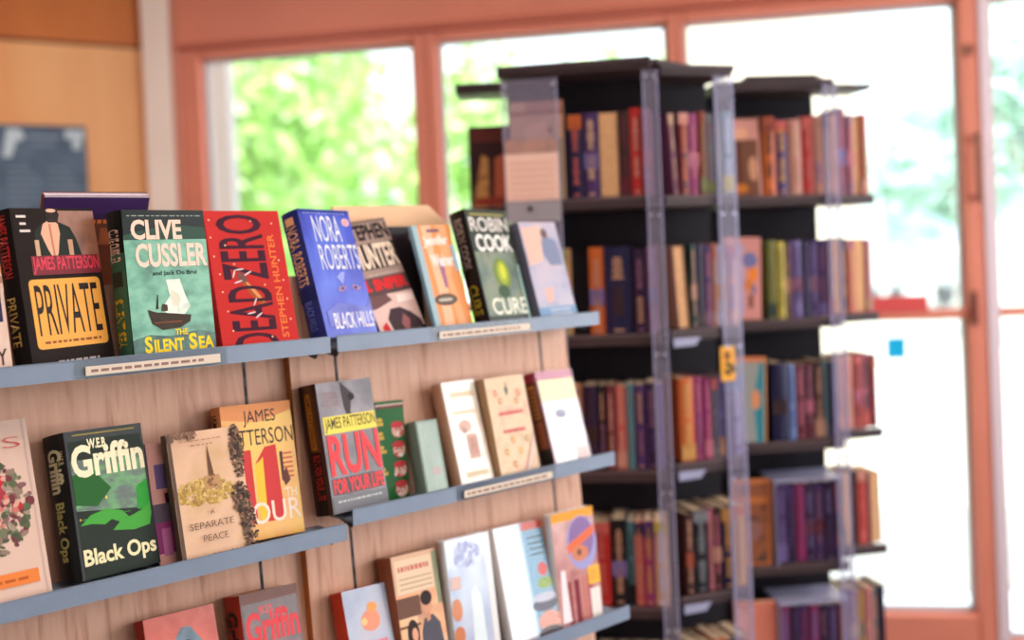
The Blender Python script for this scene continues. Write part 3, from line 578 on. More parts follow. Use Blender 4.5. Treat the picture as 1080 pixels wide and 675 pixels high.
wg = noise_mat('cream_gloss', [(232, 204, 182), (244, 226, 208), (248, 240, 228)], 18, .12, coat=1)
a = display_book('white', 'glossy cream cover with pale gold lettering and a brown framed picture', wg, (206, 154, 124), coat=1, rough=.1, pages=(236, 214, 190), clear=True)
a.bars(.2, .82, .9, .93, 1, (224, 190, 140)); a.bars(.15, .66, .9, .74, 1, (232, 206, 170)); a.E(.45, .56, .18, .06, (206, 160, 138)); a.E(.40, .52, .06, .03, (170, 110, 90)); a.RR(.42, .24, .74, .48, .05, (202, 150, 126)); a.RR(.47, .27, .69, .45, .04, (180, 120, 100)); a.bars(.2, .05, .85, .16, 1, (222, 196, 150)); a.done()

tanm = noise_mat('tan_floral', [(196, 158, 118), (214, 178, 136), (206, 150, 120)], 26, .3, coat=.4)
a = display_book('tan', 'tan paperback with a delicate floral pattern and pink lettering', tanm, (176, 140, 104), coat=.5)
for x, y, c in ((.5, .86, (112, 128, 110)), (.22, .84, (206, 120, 96)), (.78, .82, (200, 116, 96)), (.3, .76, (196, 130, 90)), (.7, .74, (200, 130, 100)), (.45, .36, (216, 150, 90)), (.25, .25, (196, 150, 96)), (.6, .24, (222, 166, 90)), (.8, .35, (180, 146, 100)), (.4, .12, (200, 130, 100))): a.E(x, y, .05, .035, c); a.E(x, y, .02, .015, (230, 200, 160))
a.R(.49, .80, .51, .94, (96, 116, 100)); a.bars(.22, .60, .82, .67, 1, (216, 110, 110)); a.bars(.25, .42, .8, .49, 1, (220, 112, 112)); a.G([(.62, .02), (.72, .02), (.98, .3), (.98, .4)], (220, 190, 178)); a.done()

a = display_book('magenta', 'magenta-topped book with a yellow block over a black and white portrait', (178, 84, 112), (110, 54, 36), coat=1, rough=.1, clear=True)
a.R(.03, .66, .98, .90, (248, 238, 176)); a.R(.03, 0, .98, .66, noise_mat('photo_grey', [(190, 186, 206), (236, 236, 244), (160, 156, 180)], 12, .1, coat=1)); a.E(.46, .40, .20, .16, (246, 246, 250)); a.E(.44, .52, .15, .05, (140, 136, 160)); a.R(.06, .0, .6, .10, (250, 250, 250)); a.R(.62, .0, .96, .14, (220, 190, 186))
a.R(0, .9, 1, 1, (168, 48, 66), 'spine'); a.R(0, .0, 1, .16, (26, 20, 20), 'spine'); a.R(.25, .50, .75, .86, (206, 130, 66), 'spine'); a.R(.2, .18, .8, .46, (150, 76, 48), 'spine')
for i in range(7): a.R(.3, .52+.046*i, .7, .545+.046*i, (84, 44, 30), 'spine')
a.done()


a = display_book('hood', 'red cover with a blue hooded figure, bottom left shelf', noise_mat('red_wash', [(196, 70, 56), (222, 104, 86), (206, 84, 66)], 20, .3, coat=.3), (170, 52, 40))
hb = noise_mat('hood_blue', [(84, 104, 124), (120, 140, 156), (60, 74, 92)], 30, .4)
a.G([(.2, 0), (.24, .62), (.34, .80), (.5, .90), (.62, .90), (.76, .80), (.90, .66), (.98, .5), (1, 0)], hb); a.E(.55, .72, .15, .10, (54, 66, 84)); a.E(.55, .74, .07, .035, (206, 206, 216)); a.G([(.4, 0), (.48, .5), (.62, .5), (.72, 0)], (96, 118, 138)); a.done()

a = display_book('griffred', 'dark red and grey thriller with big pink serif lettering on the bottom shelf', (96, 70, 70), (176, 54, 40), coat=.8, rough=.15)
a.R(.0, .93, 1, 1, (132, 96, 90)); a.R(.03, .0, .97, .93, noise_mat('griff_bg', [(74, 56, 58), (120, 88, 86)], 24, .25, coat=.5)); a.T('W.E.B.', .28, .85, .55, .905, (226, 110, 112), bold=.04); a.T('Griffin', .05, .66, .97, .87, (226, 74, 82), bold=.035); a.G([(.05, .5), (.5, .6), (.95, .62), (.95, .56), (.4, .5)], (150, 120, 116)); a.G([(.4, 0), (.45, .45), (.8, .5), (.95, 0)], (214, 166, 112)); a.T('Griffin', .2, .52, .85, .9, (60, 30, 28), rot=-90, bold=.04, face='spine'); a.done()

a = display_book('sky', 'short red-spined book with a grey sky, orange sun and pink lettering', noise_mat('sky_grey', [(134, 146, 176), (166, 170, 190), (190, 170, 176)], 12, .25, coat=.4), (196, 60, 36))
a.E(.55, .68, .22, .10, (232, 150, 120)); a.E(.62, .80, .12, .05, (240, 160, 96)); a.E(.40, .68, .07, .035, (250, 200, 140)); a.bars(.15, .34, .85, .55, 1, (232, 110, 122)); a.G([(.3, .3), (.8, .32), (.98, .1), (.6, 0), (.3, .1)], (236, 226, 236)); a.done()

a = display_book('couple', 'beige and orange romance cover with a dark-haired couple in grey and maroon', (222, 176, 144), (150, 84, 56), pages=(220, 190, 160))
a.R(.0, .30, 1, .68, noise_mat('warm_room', [(226, 140, 90), (236, 170, 120), (120, 76, 60)], 14, .35)); a.R(.06, .69, .88, .96, (232, 202, 172)); a.R(.90, .55, 1, .98, (140, 150, 120)); a.bars(.12, .85, .8, .93, 1, (206, 116, 104))
for i in range(3): a.R(.12, .72+.04*i, .84, .73+.04*i, (186, 150, 120))
a.R(.0, .50, .5, .66, (110, 74, 60)); a.R(.02, .34, .4, .5, (236, 190, 150)); a.R(0, .42, .45, .44, (120, 70, 50))
a.G([(.42, 0), (.46, .36), (.55, .46), (.74, .48), (.88, .40), (.95, 0)], (82, 78, 90)); a.E(.63, .57, .11, .085, (214, 152, 122)); a.E(.64, .62, .13, .06, (44, 28, 26)); a.G([(.58, .5), (.68, .5), (.68, .44), (.6, .43)], (206, 142, 112))
a.G([(.05, 0), (.1, .22), (.25, .28), (.42, .2), (.44, 0)], (128, 66, 72)); a.E(.27, .36, .13, .12, (48, 30, 28)); a.E(.30, .355, .065, .055, (222, 160, 132)); a.G([(.15, .34), (.2, .36), (.2, .12), (.13, .12)], (48, 30, 28)); a.done()

a = display_book('bluewhite', 'glossy pale blue and white cover with a falling white streak', noise_mat('pale_blue', [(150, 160, 206), (196, 208, 234), (226, 232, 244)], 12, .1, coat=1, detail=3), (226, 226, 232), coat=1, rough=.08, clear=True)
a.R(.86, 0, .99, 1, (244, 240, 240)); a.G([(.40, .0), (.46, .55), (.56, .60), (.68, .5), (.72, 0)], (236, 246, 250)); a.S(.45, .86, .28, .09, 60, [(132, 138, 196), (160, 166, 214), (190, 196, 226)], .06, 31); a.R(.04, .60, .26, .70, (222, 184, 172)); a.E(.12, .44, .11, .09, (222, 140, 96)); a.E(.12, .24, .12, .07, (214, 130, 90)); a.R(.04, .05, .3, .16, (206, 150, 130)); a.done()

a = display_book('food', 'blue cookbook cover with painted-on white glare, tomato, lettuce and bowl, half behind another book', (232, 232, 240), (240, 240, 246), coat=1, rough=.08, clear=True)
a.R(.50, 0, 1, 1, (130, 176, 206)); a.R(.5, .93, 1, 1, (214, 76, 56)); a.G([(0, 0), (0, 1), (.5, 1), (.5, 0)], noise_mat('painted_glare', [(236, 224, 232), (250, 250, 252)], 10, .08, (1, 1, .3), coat=1)); a.R(.5, 0, .56, 1, (196, 222, 240))  # left half: glare on the glossy cover, painted in white
for i in range(4): a.R(.66, .70+.05*i, .97, .715+.05*i, (50, 60, 76))
a.E(.86, .57, .10, .06, (220, 60, 44)); a.E(.86, .45, .16, .05, (142, 170, 60)); a.E(.78, .27, .26, .06, (66, 60, 84)); a.E(.8, .33, .26, .04, (196, 196, 214)); a.E(.82, .12, .24, .09, (222, 150, 130)); a.E(.8, .02, .26, .06, (60, 30, 34)); a.done()

a = display_book('bar', 'white-spined book with an orange top bar, lilac oval and orange price sticker', (206, 150, 146), (238, 238, 240), coat=1, rough=.1)
a.R(0, 0, 1, 1, noise_mat('bar_bg', [(170, 120, 130), (206, 150, 146), (150, 76, 84)], 16, .12, coat=1)); a.R(.0, .92, 1, 1, (236, 158, 54)); a.E(.66, .70, .36, .24, (160, 156, 206)); a.E(.66, .74, .30, .19, (140, 110, 160)); a.G([(.30, .70), (.98, .84), (.98, .76), (.34, .62)], (226, 110, 70)); a.E(.60, .61, .2, .07, (206, 130, 100)); a.E(.58, .62, .05, .03, (120, 70, 60))
for x, c in ((.2, (150, 70, 70)), (.38, (128, 44, 54)), (.55, (196, 120, 110)), (.7, (176, 66, 84))): a.R(x, .02, x+.12, .38+.04*x, c)
a.R(.74, .02, .98, .28, (232, 222, 214)); a.G([(.05, .05), (.1, .5), (.2, .5), (.25, .05)], (240, 226, 230)); a.done()
q = MB(); q.box(.72*a.w, -.0014, .315*a.h, 1.0*a.w, -.0008, .475*a.h, mat((244, 176, 44), .5)); o = q.build('price_sticker', a.root); o['label'] = 'orange price sticker'
q = MB(); [q.box((.77+.06*i)*a.w, -.0018, (.42-.03*j)*a.h, (.80+.06*i)*a.w, -.0014, (.43-.03*j)*a.h, mat((170, 90, 30))) for i in range(3) for j in range(3)]; q.build('sticker_print', a.root)

# the book at the left edge of the top shelf, a dark one between covers, and two seen over the top
POSES['edge'] = (-.1069, .2400, -.0113, .06, .20, 0, .100, .115, .018)
a = display_book('edge', 'white cover with navy block cut by the left edge, beside the yellow-titled thriller', (228, 196, 180), (200, 170, 160)); a.R(.4, .52, .96, .88, (52, 48, 84)); a.R(.4, .9, 1, .97, (170, 130, 120)); a.T('EY', .78, .10, .96, .26, (70, 50, 46)); a.done()
POSES['darkgap'] = (-.1069, .917, -.100, .0, .12, 0, .050, .165, .008)
a = display_book('darkgap', 'dark thin book showing only as a sliver between the red-titled and orange covers', (36, 26, 32), (30, 22, 26)); a.R(.7, .86, .95, .92, (120, 100, 110)); a.done()
def back_book(s, m, z, yaw, lean, w, h, t, label, cover, ro=0):
    """stands on the reverse shelf and leans towards the front of the display"""
    k = nv*cos(yaw)+dv*sin(yaw); u = dv*cos(yaw)-nv*sin(yaw); Zu = Vector((0, 0, 1))
    V = Zu*cos(lean)+k*sin(lean); K = k*cos(lean)-Zu*sin(lean)
    P = -nv*DIST+dv*s+nv*m+Vector((0, 0, ZC+z))
    M = Matrix(((u.x, -K.x, V.x, P.x), (u.y, -K.y, V.y, P.y), (u.z, -K.z, V.z, P.z), (0, 0, 0, 1)))
    r = empty('book', M); tag(r, label, 'book', 'face-out books on the oak display'); book_body(r, w, h, t, cover, None, None, coat=.1, rough=.4, pages=(206, 190, 206))
    return Art(r, w, h, t)
a = back_book(.420, -.232, -.0775, -.02, .50, .132, .205, .012, 'large purple-topped book leaning from the reverse side above the display', (112, 70, 54))
a.R(0, .86, 1, 1, (64, 42, 92)); a.R(.3, .84, 1, .88, (60, 40, 84)); a.bars(.45, .80, .95, .85, 1, (224, 120, 60)); a.R(.55, .66, .98, .78, noise_mat('brown_print', [(140, 84, 60), (190, 110, 64)], 60, .5)); a.R(0, .99, 1, 1, (214, 196, 206)); a.done()

# ------------------------------------------------------------------ revolving paperback racks
RK = mat((62, 46, 50), .5, .35, 0, 0, .06, 30); RKD = mat((30, 26, 34), .75, .2); RKL = mat((96, 76, 78), .4, .4)
TIERS = [.089, -.181, -.450, -.720, -.990, -1.240]
def wing_frame(p0, p1):
    e = Vector((p1[0]-p0[0], p1[1]-p0[1], 0)); L = e.length; e.normalize(); b = Vector((-e.y, e.x, 0))
    return Matrix(((e.x, b.x, 0, p0[0]), (e.y, b.y, 0, p0[1]), (0, 0, 1, ZC), (0, 0, 0, 1))), L
def local(root, M): return root.matrix_world.inverted() @ M
def rack(centre, label):
    r = empty('book_rack', Matrix.Translation((centre[0], centre[1], 0))); tag(r, label, 'book rack', 'revolving book racks'); return r
def wing(root, p0, p1, depth, cap, back=True, left=False, right=False, tiers=TIERS, ceiling=None):
    """one bay of shelves: a plate per tier, a cap, a black back board"""
    M, L = wing_frame(p0, p1); ML = local(root, M)
    for z in tiers:
        mb = MB(); mb.box(0, 0, z, L, depth, z+.010, RK); mb.box(0, -.003, z, L, .004, z+.021, RK); mb.box(0, -.0035, z+.017, L, .002, z+.0225, RKL)
        mb.build('shelf_plate', root, ML, .0015)
    mb = MB(); mb.box(0, -.004, cap[0], L, depth, cap[0]+.012, RK); mb.box(0, -.008, cap[0]+.008, L+.004, depth, cap[1], RK)
    mb.build('top_plate', root, ML, .002)
    if back:
        mb = MB(); mb.box(.0, depth-.006, tiers[-1], L, depth, cap[0], RKD)
        if left: mb.box(0, .005, tiers[-1], .004, depth, cap[0], RKD)
        if right: mb.box(L-.004, .03, tiers[-1], L, depth, cap[0], RKD)
        mb.build('back_board', root, ML)
    return M, L
def guard(root, M, x0, x1, y, name='clear_guard', zs=None, ret=.0, lab=None):
    """clear plastic end guard: a sheet per tier with brighter folded edges, screwed to the plates"""
    out = []
    tops = [.357]+TIERS[:-1]
    for zt, zb in zip(tops, TIERS):
        if zs and not (zs[0] <= zb <= zs[1]): continue
        mb = MB(); mb.box(x0, y-.0015, zb-.004, x1, y, zt-.006, ACRYL)
        mb.box(x0, y-.002, zb-.004, x0+.003, y+.004, zt-.006, ACRYL_EDGE); mb.box(x1-.003, y-.002, zb-.004, x1, y+.004, zt-.006, ACRYL_EDGE)
        if ret: mb.box(x1-.002, y, zb-.004, x1, y+ret, zt-.006, ACRYL)
        for sx in (x0+.008, x1-.008): mb.tube((sx, y-.004, zt-.018), (sx, y-.0015, zt-.018), .003, mat((190, 190, 210), .3, .5, 0, .5), 8)
        out.append(mb.build(name, root, local(root, M)))
    return out
def tab(root, M, x0, x1):
    for z in TIERS[1:]:
        mb = MB(); mb.prism([(x0, z-.012), (x1, z-.010), (x1+.012, z+.006), (x0, z+.006)], 1, -.0055, -.0035, ACRYL_EDGE); mb.build('clear_tab', root, local(root, M))

R1 = rack((.24, 2.33), 'black revolving book rack nearer the camera, just right of the oak display')
A_, LA = wing(R1, (-.012, 2.09), (.283, 2.040), .114, (.357, .380))
B_, LB = wing(R1, (.311, 2.099), (.466, 2.150), .115, (.352, .374))
C_, LC = wing(R1, (-.105, 2.272), (.075, 2.262), .10, (.358, .380), back=False)
D_, LD = wing(R1, (.150, 2.36), (.330, 2.40), .11, (.362, .374), tiers=TIERS)
mb = MB(); mb.box(-.16, -.09, .14, .05, .10, 1.77, RKD); mb.build('core', R1)
mb = MB(); mb.prism([(-.17, -.17), (.07, -.225), (.16, -.12), (.15, .1), (-.1, .12)], 2, 1.793, 1.808, RK); mb.build('crown_plate', R1, None, .002)
mb = MB(); mb.tube((0, 0, .05), (0, 0, 1.80), .02, RKD, 16); mb.tube((0, 0, .0), (0, 0, .05), .20, RK, 28, .18); mb.tube((0, 0, .05), (0, 0, .14), .06, RK, 20); mb.build('turntable', R1)
R2 = rack((.63, 2.52), 'black revolving book rack farther back, beside the door glass')
E_, LE = wing(R2, (.458, 2.278), (.716, 2.300), .12, (.340, .362))
F_, LF = wing(R2, (.728, 2.395), (.842, 2.418), .095, (.352, .364), back=False)
H_, LH = wing(R2, (.50, 2.55), (.70, 2.57), .11, (.35, .362))
mb = MB(); mb.box(-.11, -.09, .14, .055, .03, 1.77, RKD); mb.build('core', R2)
mb = MB(); mb.prism([(-.10, -.22), (.06, -.20), (.12, -.1), (.1, .1), (-.1, .08)], 2, 1.786, 1.797, RK); mb.build('crown_plate', R2, None, .002)
mb = MB(); mb.tube((0, 0, .05), (0, 0, 1.79), .02, RKD, 16); mb.tube((0, 0, .0), (0, 0, .05), .20, RK, 28, .18); mb.tube((0, 0, .05), (0, 0, .14), .06, RK, 20); mb.build('turntable', R2)

guard(R1, A_, .008, .118, -.006, name='clear_end_panel')
guard(R1, A_, LA-.014, LA+.016, -.014)
gB = guard(R1, B_, LB-.047, LB-.005, -.010)
guard(R2, E_, LE-.024, LE+.006, -.010)
tab(R1, B_, .006, .055)
# paper seen through the end panel, price sticker on a guard, screw in the end panel
M1 = local(R1, A_)
mb = MB(); pp = mat((246, 204, 190), .7); mb.box(.010, -.0085, .112, .116, -.0078, .205, pp); mb.box(.010, -.0090, .205, .116, -.0078, .232, noise_mat('grey_heading', [(206, 150, 132), (140, 120, 124)], 30, .7, (1, 1, .5)))
for i in range(6): mb.box(.02, -.0092, .120+.013*i, .105, -.0084, .1215+.013*i, mat((206, 140, 124)))
mb.build('notice_paper', R1, M1)
mb = MB(); mb.box(.010, -.009, .070, .118, -.0078, .110, mat((160, 154, 164), .5)); mb.tube((.056, -.012, .096), (.056, -.008, .096), .005, mat((30, 28, 34)), 10); mb.build('shelf_label', R1, M1)
mb = MB(); mb.box(LB-.058, -.0135, -.268, LB-.026, -.0120, -.198, mat((240, 168, 40), .5)); mb.box(LB-.050, -.0142, -.225, LB-.036, -.0134, -.208, mat((140, 74, 20)))
for i, (x, z) in enumerate(((-.048, -.238), (-.040, -.242), (-.050, -.252), (-.036, -.250), (-.046, -.256))): mb.box(LB+x, -.0142, z, LB+x+.010, -.0134, z+.008, mat((40, 26, 20)))
o = mb.build('price_sticker', R1, local(R1, B_)); o['label'] = 'orange price sticker with dark marks'

PAL = dict(navy=(34, 30, 66), purple=(84, 52, 104), lilac=(132, 112, 160), cream=(232, 184, 140), peach=(226, 154, 124), brown=(70, 40, 34), red=(206, 46, 36), salmon=(222, 102, 84), orange=(226, 110, 40),
           mauve=(150, 96, 116), magenta=(164, 50, 104), pink=(206, 110, 122), olive=(130, 130, 56), grey=(128, 130, 122), green=(28, 62, 50), teal=(92, 140, 138), yellow=(218, 196, 60), black=(26, 22, 26),
           maroon=(112, 36, 46), tan=(206, 152, 112), white=(222, 220, 230), gold=(226, 162, 74), blue=(70, 94, 150), lightblue=(128, 150, 190), darkpurple=(54, 28, 62), rust=(170, 74, 44))
NAME = dict(lightblue='light blue', darkpurple='dark purple')
ORD = ['first', 'second', 'third', 'fourth', 'fifth', 'sixth', 'seventh', 'eighth', 'ninth', 'tenth', 'eleventh', 'twelfth']
TN = ['top', 'second', 'third', 'fourth', 'fifth']
SP = (0, .007)
def cool(c): return (int(c[0]*.86), int(c[1]*.86), min(255, int(c[2]*.92+4)))
def spine_book(M, x, y, z, t, h, dep, col, bands, label, group, tilt=0, pages_out=False, yaw=0):
    rot = Matrix.Rotation(tilt, 4, 'Y') @ Matrix.Rotation(yaw, 4, 'Z')
    B = M @ Matrix.Translation((x, y, z)) @ rot
    r = empty('paperback', B); tag(r, label, 'book', group)
    c = mat(cool(PAL[col]), .4, .3, .1); pg = mat((222, 172, 128) if pages_out else (224, 196, 164), .85, .1, 0, 0, .10, 200)
    mb = MB()
    if pages_out:
        mb.box(0, 0, 0, .001, dep, h, c); mb.box(t-.001, 0, 0, t, dep, h, c); mb.box(0, dep-.001, 0, t, dep, h, c)
    else:
        n = 6; b = min(.003, t*.14); mb.prism([(t*i/n, -b*sin(pi*i/n)) for i in range(n+1)]+[(t, .001), (0, .001)], 2, 0, h, c)
        mb.box(0, 0, 0, .001, dep, h, c); mb.box(t-.001, 0, 0, t, dep, h, c)
    mb.build('cover', r)
    mb = MB(); mb.box(.0012, .002, .001, t-.0012, dep-.002, h-.002, pg); mb.build('page_block', r)
    if bands and not pages_out:
        mb = MB(); b = min(.003, t*.14)
        for x0, x1, z0, z1, cc in bands:
            mb.box(t*x0, -b-.0012, h*z0, t*x1, -b*.4+.0002, h*z1, mat(cool(PAL[cc]), .4, .3, .1))
        mb.build('spine_print', r)
    return r
def auto_bands(col, accents):
    """a printed spine: a broad field at head or foot, a column of title strokes and a small mark"""
    out = []
    if not accents: return out
    a = accents[0]; b = accents[-1]; q = random.random()
    if q < .35: out.append((0.02, .98, .80+.08*random.random(), .985, b))
    elif q < .6: out.append((0.02, .98, .02, .16+.1*random.random(), b))
    elif q < .8: out.append((0.02, .98, .34, .52, b))
    z = .12+.1*random.random(); top = .86+.08*random.random(); gap = random.uniform(.42, .58)
    while z < top:
        l = random.uniform(.012, .03); w = random.uniform(.12, .24)
        if abs(z-gap) > .03: out.append((.5-w, .5+w, z, z+l, a if z > gap else (b if q >= .8 else a)))
        z += l+.009
    out.append((.3, .7, .03, .055, a)); return out
def row(M, tier, x0, x1, specs, where, y=.006, h=.172, dep=.094, lean=0):
    tot = sum(s[1] for s in specs); sc = (x1-x0)/tot; x = x0; n = 0
    for s in specs:
        col, wdt, acc = s[0], s[1]*sc, s[2]; po = len(s) > 3 and 'p' in s[3]; hh = h*(s[4] if len(s) > 4 else random.uniform(.955, 1.0))
        if col == 'gap': x += wdt; continue
        t = wdt*.93; tl = random.uniform(0, .006)
        if len(s) > 3 and 'l' in s[3]: tl = -.05; t *= .75; x += hh*.03
        spine_book(M, x+wdt*.03+(hh*.03 if tl < 0 else 0), y+random.uniform(0, .006), TIERS[tier]+.0232+(t*sin(max(0, tl))), t, hh, dep, col, auto_bands(col, acc),
                   '%s %s, %s from left, %s tier, %s' % (NAME.get(col, col), 'book with pages outward' if po else 'paperback', ORD[n], TN[tier], where), 'paperbacks on the revolving racks', tl, po)
        n += 1; x += wdt
WA, WB, WE, WF = 'nearer rack left face', 'nearer rack right face', 'farther rack front', 'farther rack right side'
a0, a1 = .134, LA-.002
row(A_, 0, a0, a1, [('navy', 17, ('salmon', 'orange')), ('purple', 18, ('cream', 'lilac')), ('cream', 22, (), 'p'), ('brown', 13, ('maroon',)), ('red', 14, ('peach', 'peach')), ('mauve', 10, ('pink',))], WA)
row(A_, 1, a0+.03, a1, [('orange', 15, ('tan', 'lilac')), ('navy', 26, ('tan', 'brown')), ('darkpurple', 15, ('mauve', 'tan')), ('mauve', 9, ('lilac',))], WA)
row(A_, 2, a0+.008, a1, [('darkpurple', 16, ('brown',)), ('black', 10, ('tan', 'mauve')), ('maroon', 10, ('peach', 'tan')), ('salmon', 12, ('peach',)), ('teal', 9, ('grey',)), ('purple', 13, ('tan', 'mauve')), ('darkpurple', 12, ('mauve', 'purple')), ('lilac', 6, ())], WA)
row(A_, 3, a0+.01, a1, [('red', 22, ('salmon',)), ('black', 17, ('tan', 'lilac')), ('teal', 8, ('black',)), ('salmon', 9, ('tan', 'navy')), ('magenta', 11, ('gold', 'purple')), ('cream', 14, ('white', 'yellow'))], WA)
row(A_, 4, a0+.01, a1, [('navy', 20, ('tan',)), ('brown', 16, ('gold',)), ('mauve', 14, ('white',)), ('black', 14, ('red',)), ('salmon', 12, ('cream',))], WA)
b0, b1 = .018, LB-.003
row(B_, 0, b0, b1, [('mauve', 8, ('cream',), 'l'), ('maroon', 12, ('orange', 'peach')), ('magenta', 13, ('pink',)), ('rust', 8, ('olive',)), ('grey', 9, ('mauve', 'olive')), ('green', 9, ('yellow', 'green')), ('teal', 14, ('white', 'yellow'))], WB)
row(B_, 1, b0, b1, [('cream', 17, ('peach',), 'lp'), ('green', 7, ('tan',)), ('navy', 10, ('brown',)), ('purple', 10, ('pink', 'mauve')), ('tan', 5, ('orange',)), ('white', 11, ('cream',)), ('peach', 16, ('lilac', 'pink'))], WB)
row(B_, 2, b0, b1, [('orange', 19, ('gold', 'gold')), ('magenta', 11, ('pink', 'mauve')), ('magenta', 11, ('pink', 'pink')), ('grey', 7, ('navy', 'salmon')), ('lilac', 8, ('navy', 'tan')), ('navy', 9, ('blue',)), ('lilac', 14, ('white', 'lightblue'))], WB)
row(B_, 3, b0, b1, [('brown', 9, ('tan', 'rust')), ('black', 18, ('grey',)), ('pink', 5, ('tan',)), ('brown', 9, ('pink', 'tan')), ('navy', 13, ('gold', 'gold')), ('gold', 16, ('gold', 'orange'))], WB)
row(B_, 4, b0, b1, [('black', 18, ('grey',)), ('salmon', 12, ('orange',)), ('orange', 14, ('gold',)), ('navy', 14, ('white',)), ('peach', 16, ('salmon',))], WB)
e0, e1 = .101, LE-.006
row(E_, 0, e0, e1, [('orange', 16, ('brown', 'rust')), ('purple', 15, ('gold', 'salmon')), ('gap', 2, ()), ('peach', 16, ('cream', 'tan')), ('red', 14, ('salmon',)), ('peach', 13, ('tan', 'lilac')), ('tan', 8, ('navy',))], WE)
row(E_, 1, e0, e1, [('olive', 10, ('olive', 'green')), ('yellow', 9, ('olive', 'olive')), ('brown', 7, ('tan',)), ('lilac', 12, ('purple', 'mauve')), ('navy', 7, ('purple',)), ('purple', 10, ('lilac', 'mauve')), ('purple', 10, ('mauve', 'lilac')), ('maroon', 7, ('red',))], WE)
row(E_, 2, e0, e1, [('navy', 17, ('navy', 'brown')), ('lightblue', 8, ('blue',)), ('maroon', 10, ('pink', 'pink')), ('maroon', 9, ('mauve', 'pink')), ('brown', 11, ('tan', 'tan')), ('teal', 5, ('grey',)), ('navy', 10, ('lilac', 'purple'))], WE)
for tr in (3, 4):
    row(E_, tr, e0, e1-.002, [(c, 10, ac) for c, ac in zip(['purple', 'darkpurple', 'magenta', 'darkpurple', 'purple', 'darkpurple', 'purple'] if tr == 3 else ['magenta', 'darkpurple', 'purple', 'magenta', 'darkpurple', 'purple', 'maroon'], [('lilac',), ('purple',), ('magenta',), ('lilac', 'maroon'), ('mauve', 'maroon'), ('lilac', 'purple'), ('orange', 'navy')])], WE, h=.178)
    mb = MB(); z = TIERS[tr]+.022; mb.box(e0-.004, -.0055, z-.004, e1, -.0045, z+.185, SLEEVE); mb.box(e0-.004, -.006, z+.182, e1, .10, z+.187, ACRYL_EDGE); mb.box(e0-.005, -.006, z-.004, e0-.003, .08, z+.187, ACRYL_EDGE); o = mb.build('clear_sleeve', R2, local(R2, E_))
f0, f1 = .0, LF-.008
FR = [[('navy', 7, ('tan',)), ('peach', 10, ('tan',)), ('mauve', 12, ('pink', 'lilac'), '', 1.08), ('mauve', 9, ('salmon', 'pink')), ('tan', 9, ('peach',), 'p'), ('salmon', 10, ('olive', 'peach'))],
      [('tan', 14, ('cream',), 'p'), ('brown', 9, ('gold', 'black')), ('salmon', 10, ('gold', 'pink')), ('tan', 14, ('peach',), 'p'), ('pink', 8, ('tan',))],
      [('peach', 10, ('tan', 'lilac')), ('peach', 12, ('salmon', 'tan')), ('salmon', 10, ('maroon', 'pink')), ('pink', 8, ('green', 'salmon')), ('maroon', 8, ('red', 'rust'))],
      [('tan', 9, ('grey',)), ('cream', 9, ('olive', 'tan'), 'p'), ('black', 5, ()), ('salmon', 12, ('red', 'peach')), ('maroon', 5, ()), ('tan', 12, ('mauve',), 'p')],
      [('lilac', 10, ('mauve', 'lilac')), ('mauve', 10, ('cream',)), ('tan', 8, ('yellow', 'grey')), ('peach', 10, ('pink',)), ('grey', 8, ('peach', 'brown')), ('navy', 7, ('black',))]]
for tr, sp in enumerate(FR): row(F_, tr, f0, f1, sp, WF, h=.172 if tr else .185, dep=.082)
def face_book(M, x, y, z, w, h, t, tilt, label, cols, art, lean=.05, names='face-out books on the revolving racks'):
    B = M @ Matrix.Translation((x, y, z+w*sin(tilt))) @ Matrix.Rotation(tilt, 4, 'Y') @ Matrix.Rotation(-lean, 4, 'X')
    r = empty('book', B); tag(r, label, 'book', names)
    book_body(r, w, h, t, cols[0], cols[1] if len(cols) > 1 else None, None, coat=.2, rough=.4)
    a = Art(r, w, h, t); art(a); a.done(); return r
z = lambda k: TIERS[k]+.0235
def art1(a): a.R(0, .86, 1, .9, (150, 90, 60)); a.R(0, 0, .97, .62, (136, 130, 112)); a.G([(.3, .75), (.7, .8), (.75, .55), (.3, .5)], (232, 178, 150)); a.R(.3, .9, 1, 1, (176, 120, 100)); a.E(.75, .7, .05, .03, (120, 60, 40)); a.E(.8, .4, .12, .12, (110, 116, 104))
face_book(A_, .018, .006, z(0), .108, .198, .012, 0, 'tall tan and grey book behind the clear end panel, nearer rack top tier', ((206, 156, 132), (60, 70, 100)), art1)
def art2(a): a.R(.0, .0, 1, 1, noise_mat('green_gold', [(110, 116, 50), (156, 150, 70), (130, 110, 60)], 30, .5)); a.R(.94, 0, 1, 1, (190, 140, 100)); a.E(.6, .6, .2, .15, (170, 160, 100)); a.E(.6, .2, .2, .1, (170, 130, 60))
face_book(A_, .022, .008, z(1), .107, .172, .012, 0, 'olive and yellow book face-out in the nearer rack, second tier, behind the display', ((140, 130, 60), (90, 80, 50)), art2)
def art2b(a): a.R(0, 0, 1, 1, (60, 40, 40)); a.R(.93, 0, 1, 1, (186, 132, 96)); a.R(0, .94, 1, 1, (186, 132, 96))
face_book(A_, .040, .008, z(2), .100, .172, .012, 0, 'dark book with a tan border, nearer rack third tier beside the display', ((120, 84, 64),), art2b)
def art3(a): a.R(0, 0, 1, 1, (56, 30, 34)); a.R(.05, .8, .95, .97, (96, 44, 40)); a.G([(.05, 0), (.3, .65), (.45, .6), (.45, 0)], noise_mat('figures', [(150, 90, 50), (206, 150, 80), (110, 50, 40)], 40, .5)); a.G([(.55, 0), (.6, .6), (.85, .65), (.95, 0)], (190, 96, 70)); a.R(.1, .02, .9, .12, (150, 60, 50))
face_book(C_, .024, -.001, z(0), .090, .176, .016, 0, 'dark red book with two gold figures, on the far left arm of the nearer rack', ((56, 30, 34),), art3)
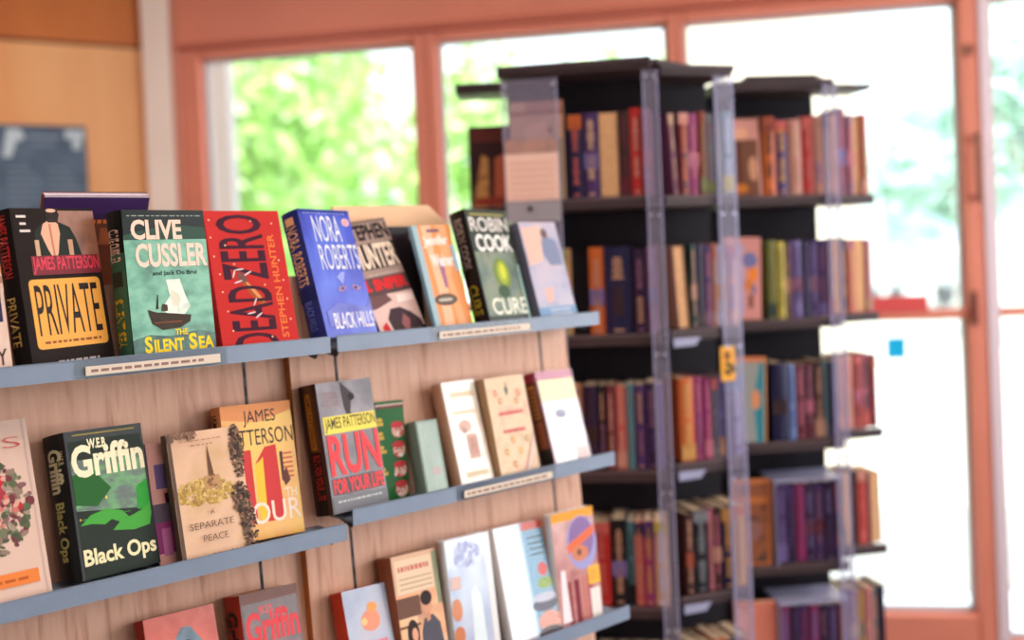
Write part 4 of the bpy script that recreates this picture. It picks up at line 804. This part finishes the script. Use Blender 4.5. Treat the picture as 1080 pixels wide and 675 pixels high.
def art4(a): a.R(0, 0, 1, 1, (112, 70, 52)); a.R(.1, .72, .96, .98, (206, 140, 130)); a.E(.5, .8, .2, .08, (226, 160, 130)); a.R(.1, .1, .5, .7, (96, 50, 36)); a.E(.8, .35, .12, .16, (200, 140, 110)); a.E(.45, .1, .2, .06, (196, 110, 40)); a.R(.94, .0, 1, 1, (214, 150, 140))
face_book(E_, .012, .004, z(0), .084, .172, .012, 0, 'brown book with pale figures face-out, farther rack top tier, behind clear guard', ((112, 70, 52),), art4)
def art5(a): a.R(.0, 0, 1, 1, (206, 140, 132)); a.R(.08, .05, .55, .92, noise_mat('lilac_print', [(150, 140, 176), (196, 160, 176)], 20, .5)); a.E(.70, .72, .2, .1, (110, 112, 160)); a.E(.78, .55, .13, .09, (226, 130, 50)); a.E(.66, .42, .12, .08, (206, 120, 60)); a.E(.8, .36, .06, .06, (100, 100, 150)); a.R(.66, .14, .78, .3, (110, 66, 56))
face_book(E_, .0, .004, z(1), .084, .180, .012, .045, 'pink and lilac face-out book with orange shapes, farther rack second tier', ((206, 140, 132), (196, 130, 120)), art5)
def art6(a): a.R(.0, 0, 1, 1, (150, 150, 142)); a.G([(.75, 0), (1, 0), (1, 1), (.85, 1), (.65, .5)], (44, 130, 144)); a.E(.72, .5, .12, .12, (220, 140, 90)); a.R(.0, .94, 1, 1, (206, 120, 80)); a.R(.95, .0, 1, 1, (206, 140, 84))
face_book(E_, .002, .004, z(2), .082, .186, .012, .05, 'teal and grey face-out book with orange edge, farther rack third tier', ((150, 150, 142), (206, 130, 80)), art6)
def art7(a): a.R(.0, 0, 1, 1, (190, 110, 60)); a.R(.05, .03, .92, .95, noise_mat('brown_photo', [(90, 50, 34), (150, 84, 50), (60, 40, 40)], 26, .5)); a.R(.05, .72, .92, .8, (190, 110, 60)); a.E(.5, .4, .25, .12, (140, 96, 90))
face_book(E_, .0, .004, z(3), .086, .186, .012, .04, 'brown photographic face-out book with orange border, farther rack fourth tier', ((190, 110, 60),), art7)
def art8(a): a.R(0, 0, 1, 1, (214, 126, 104)); a.R(.2, 0, .8, .4, (30, 24, 30)); a.E(.55, .34, .1, .04, (200, 150, 110)); a.R(.0, .5, .3, .9, (226, 150, 130))
face_book(E_, -.004, .004, z(4), .094, .186, .014, .02, 'salmon face-out book with a black block, farther rack fifth tier', ((214, 126, 104), (206, 110, 70)), art8)
bpy.context.view_layer.update()
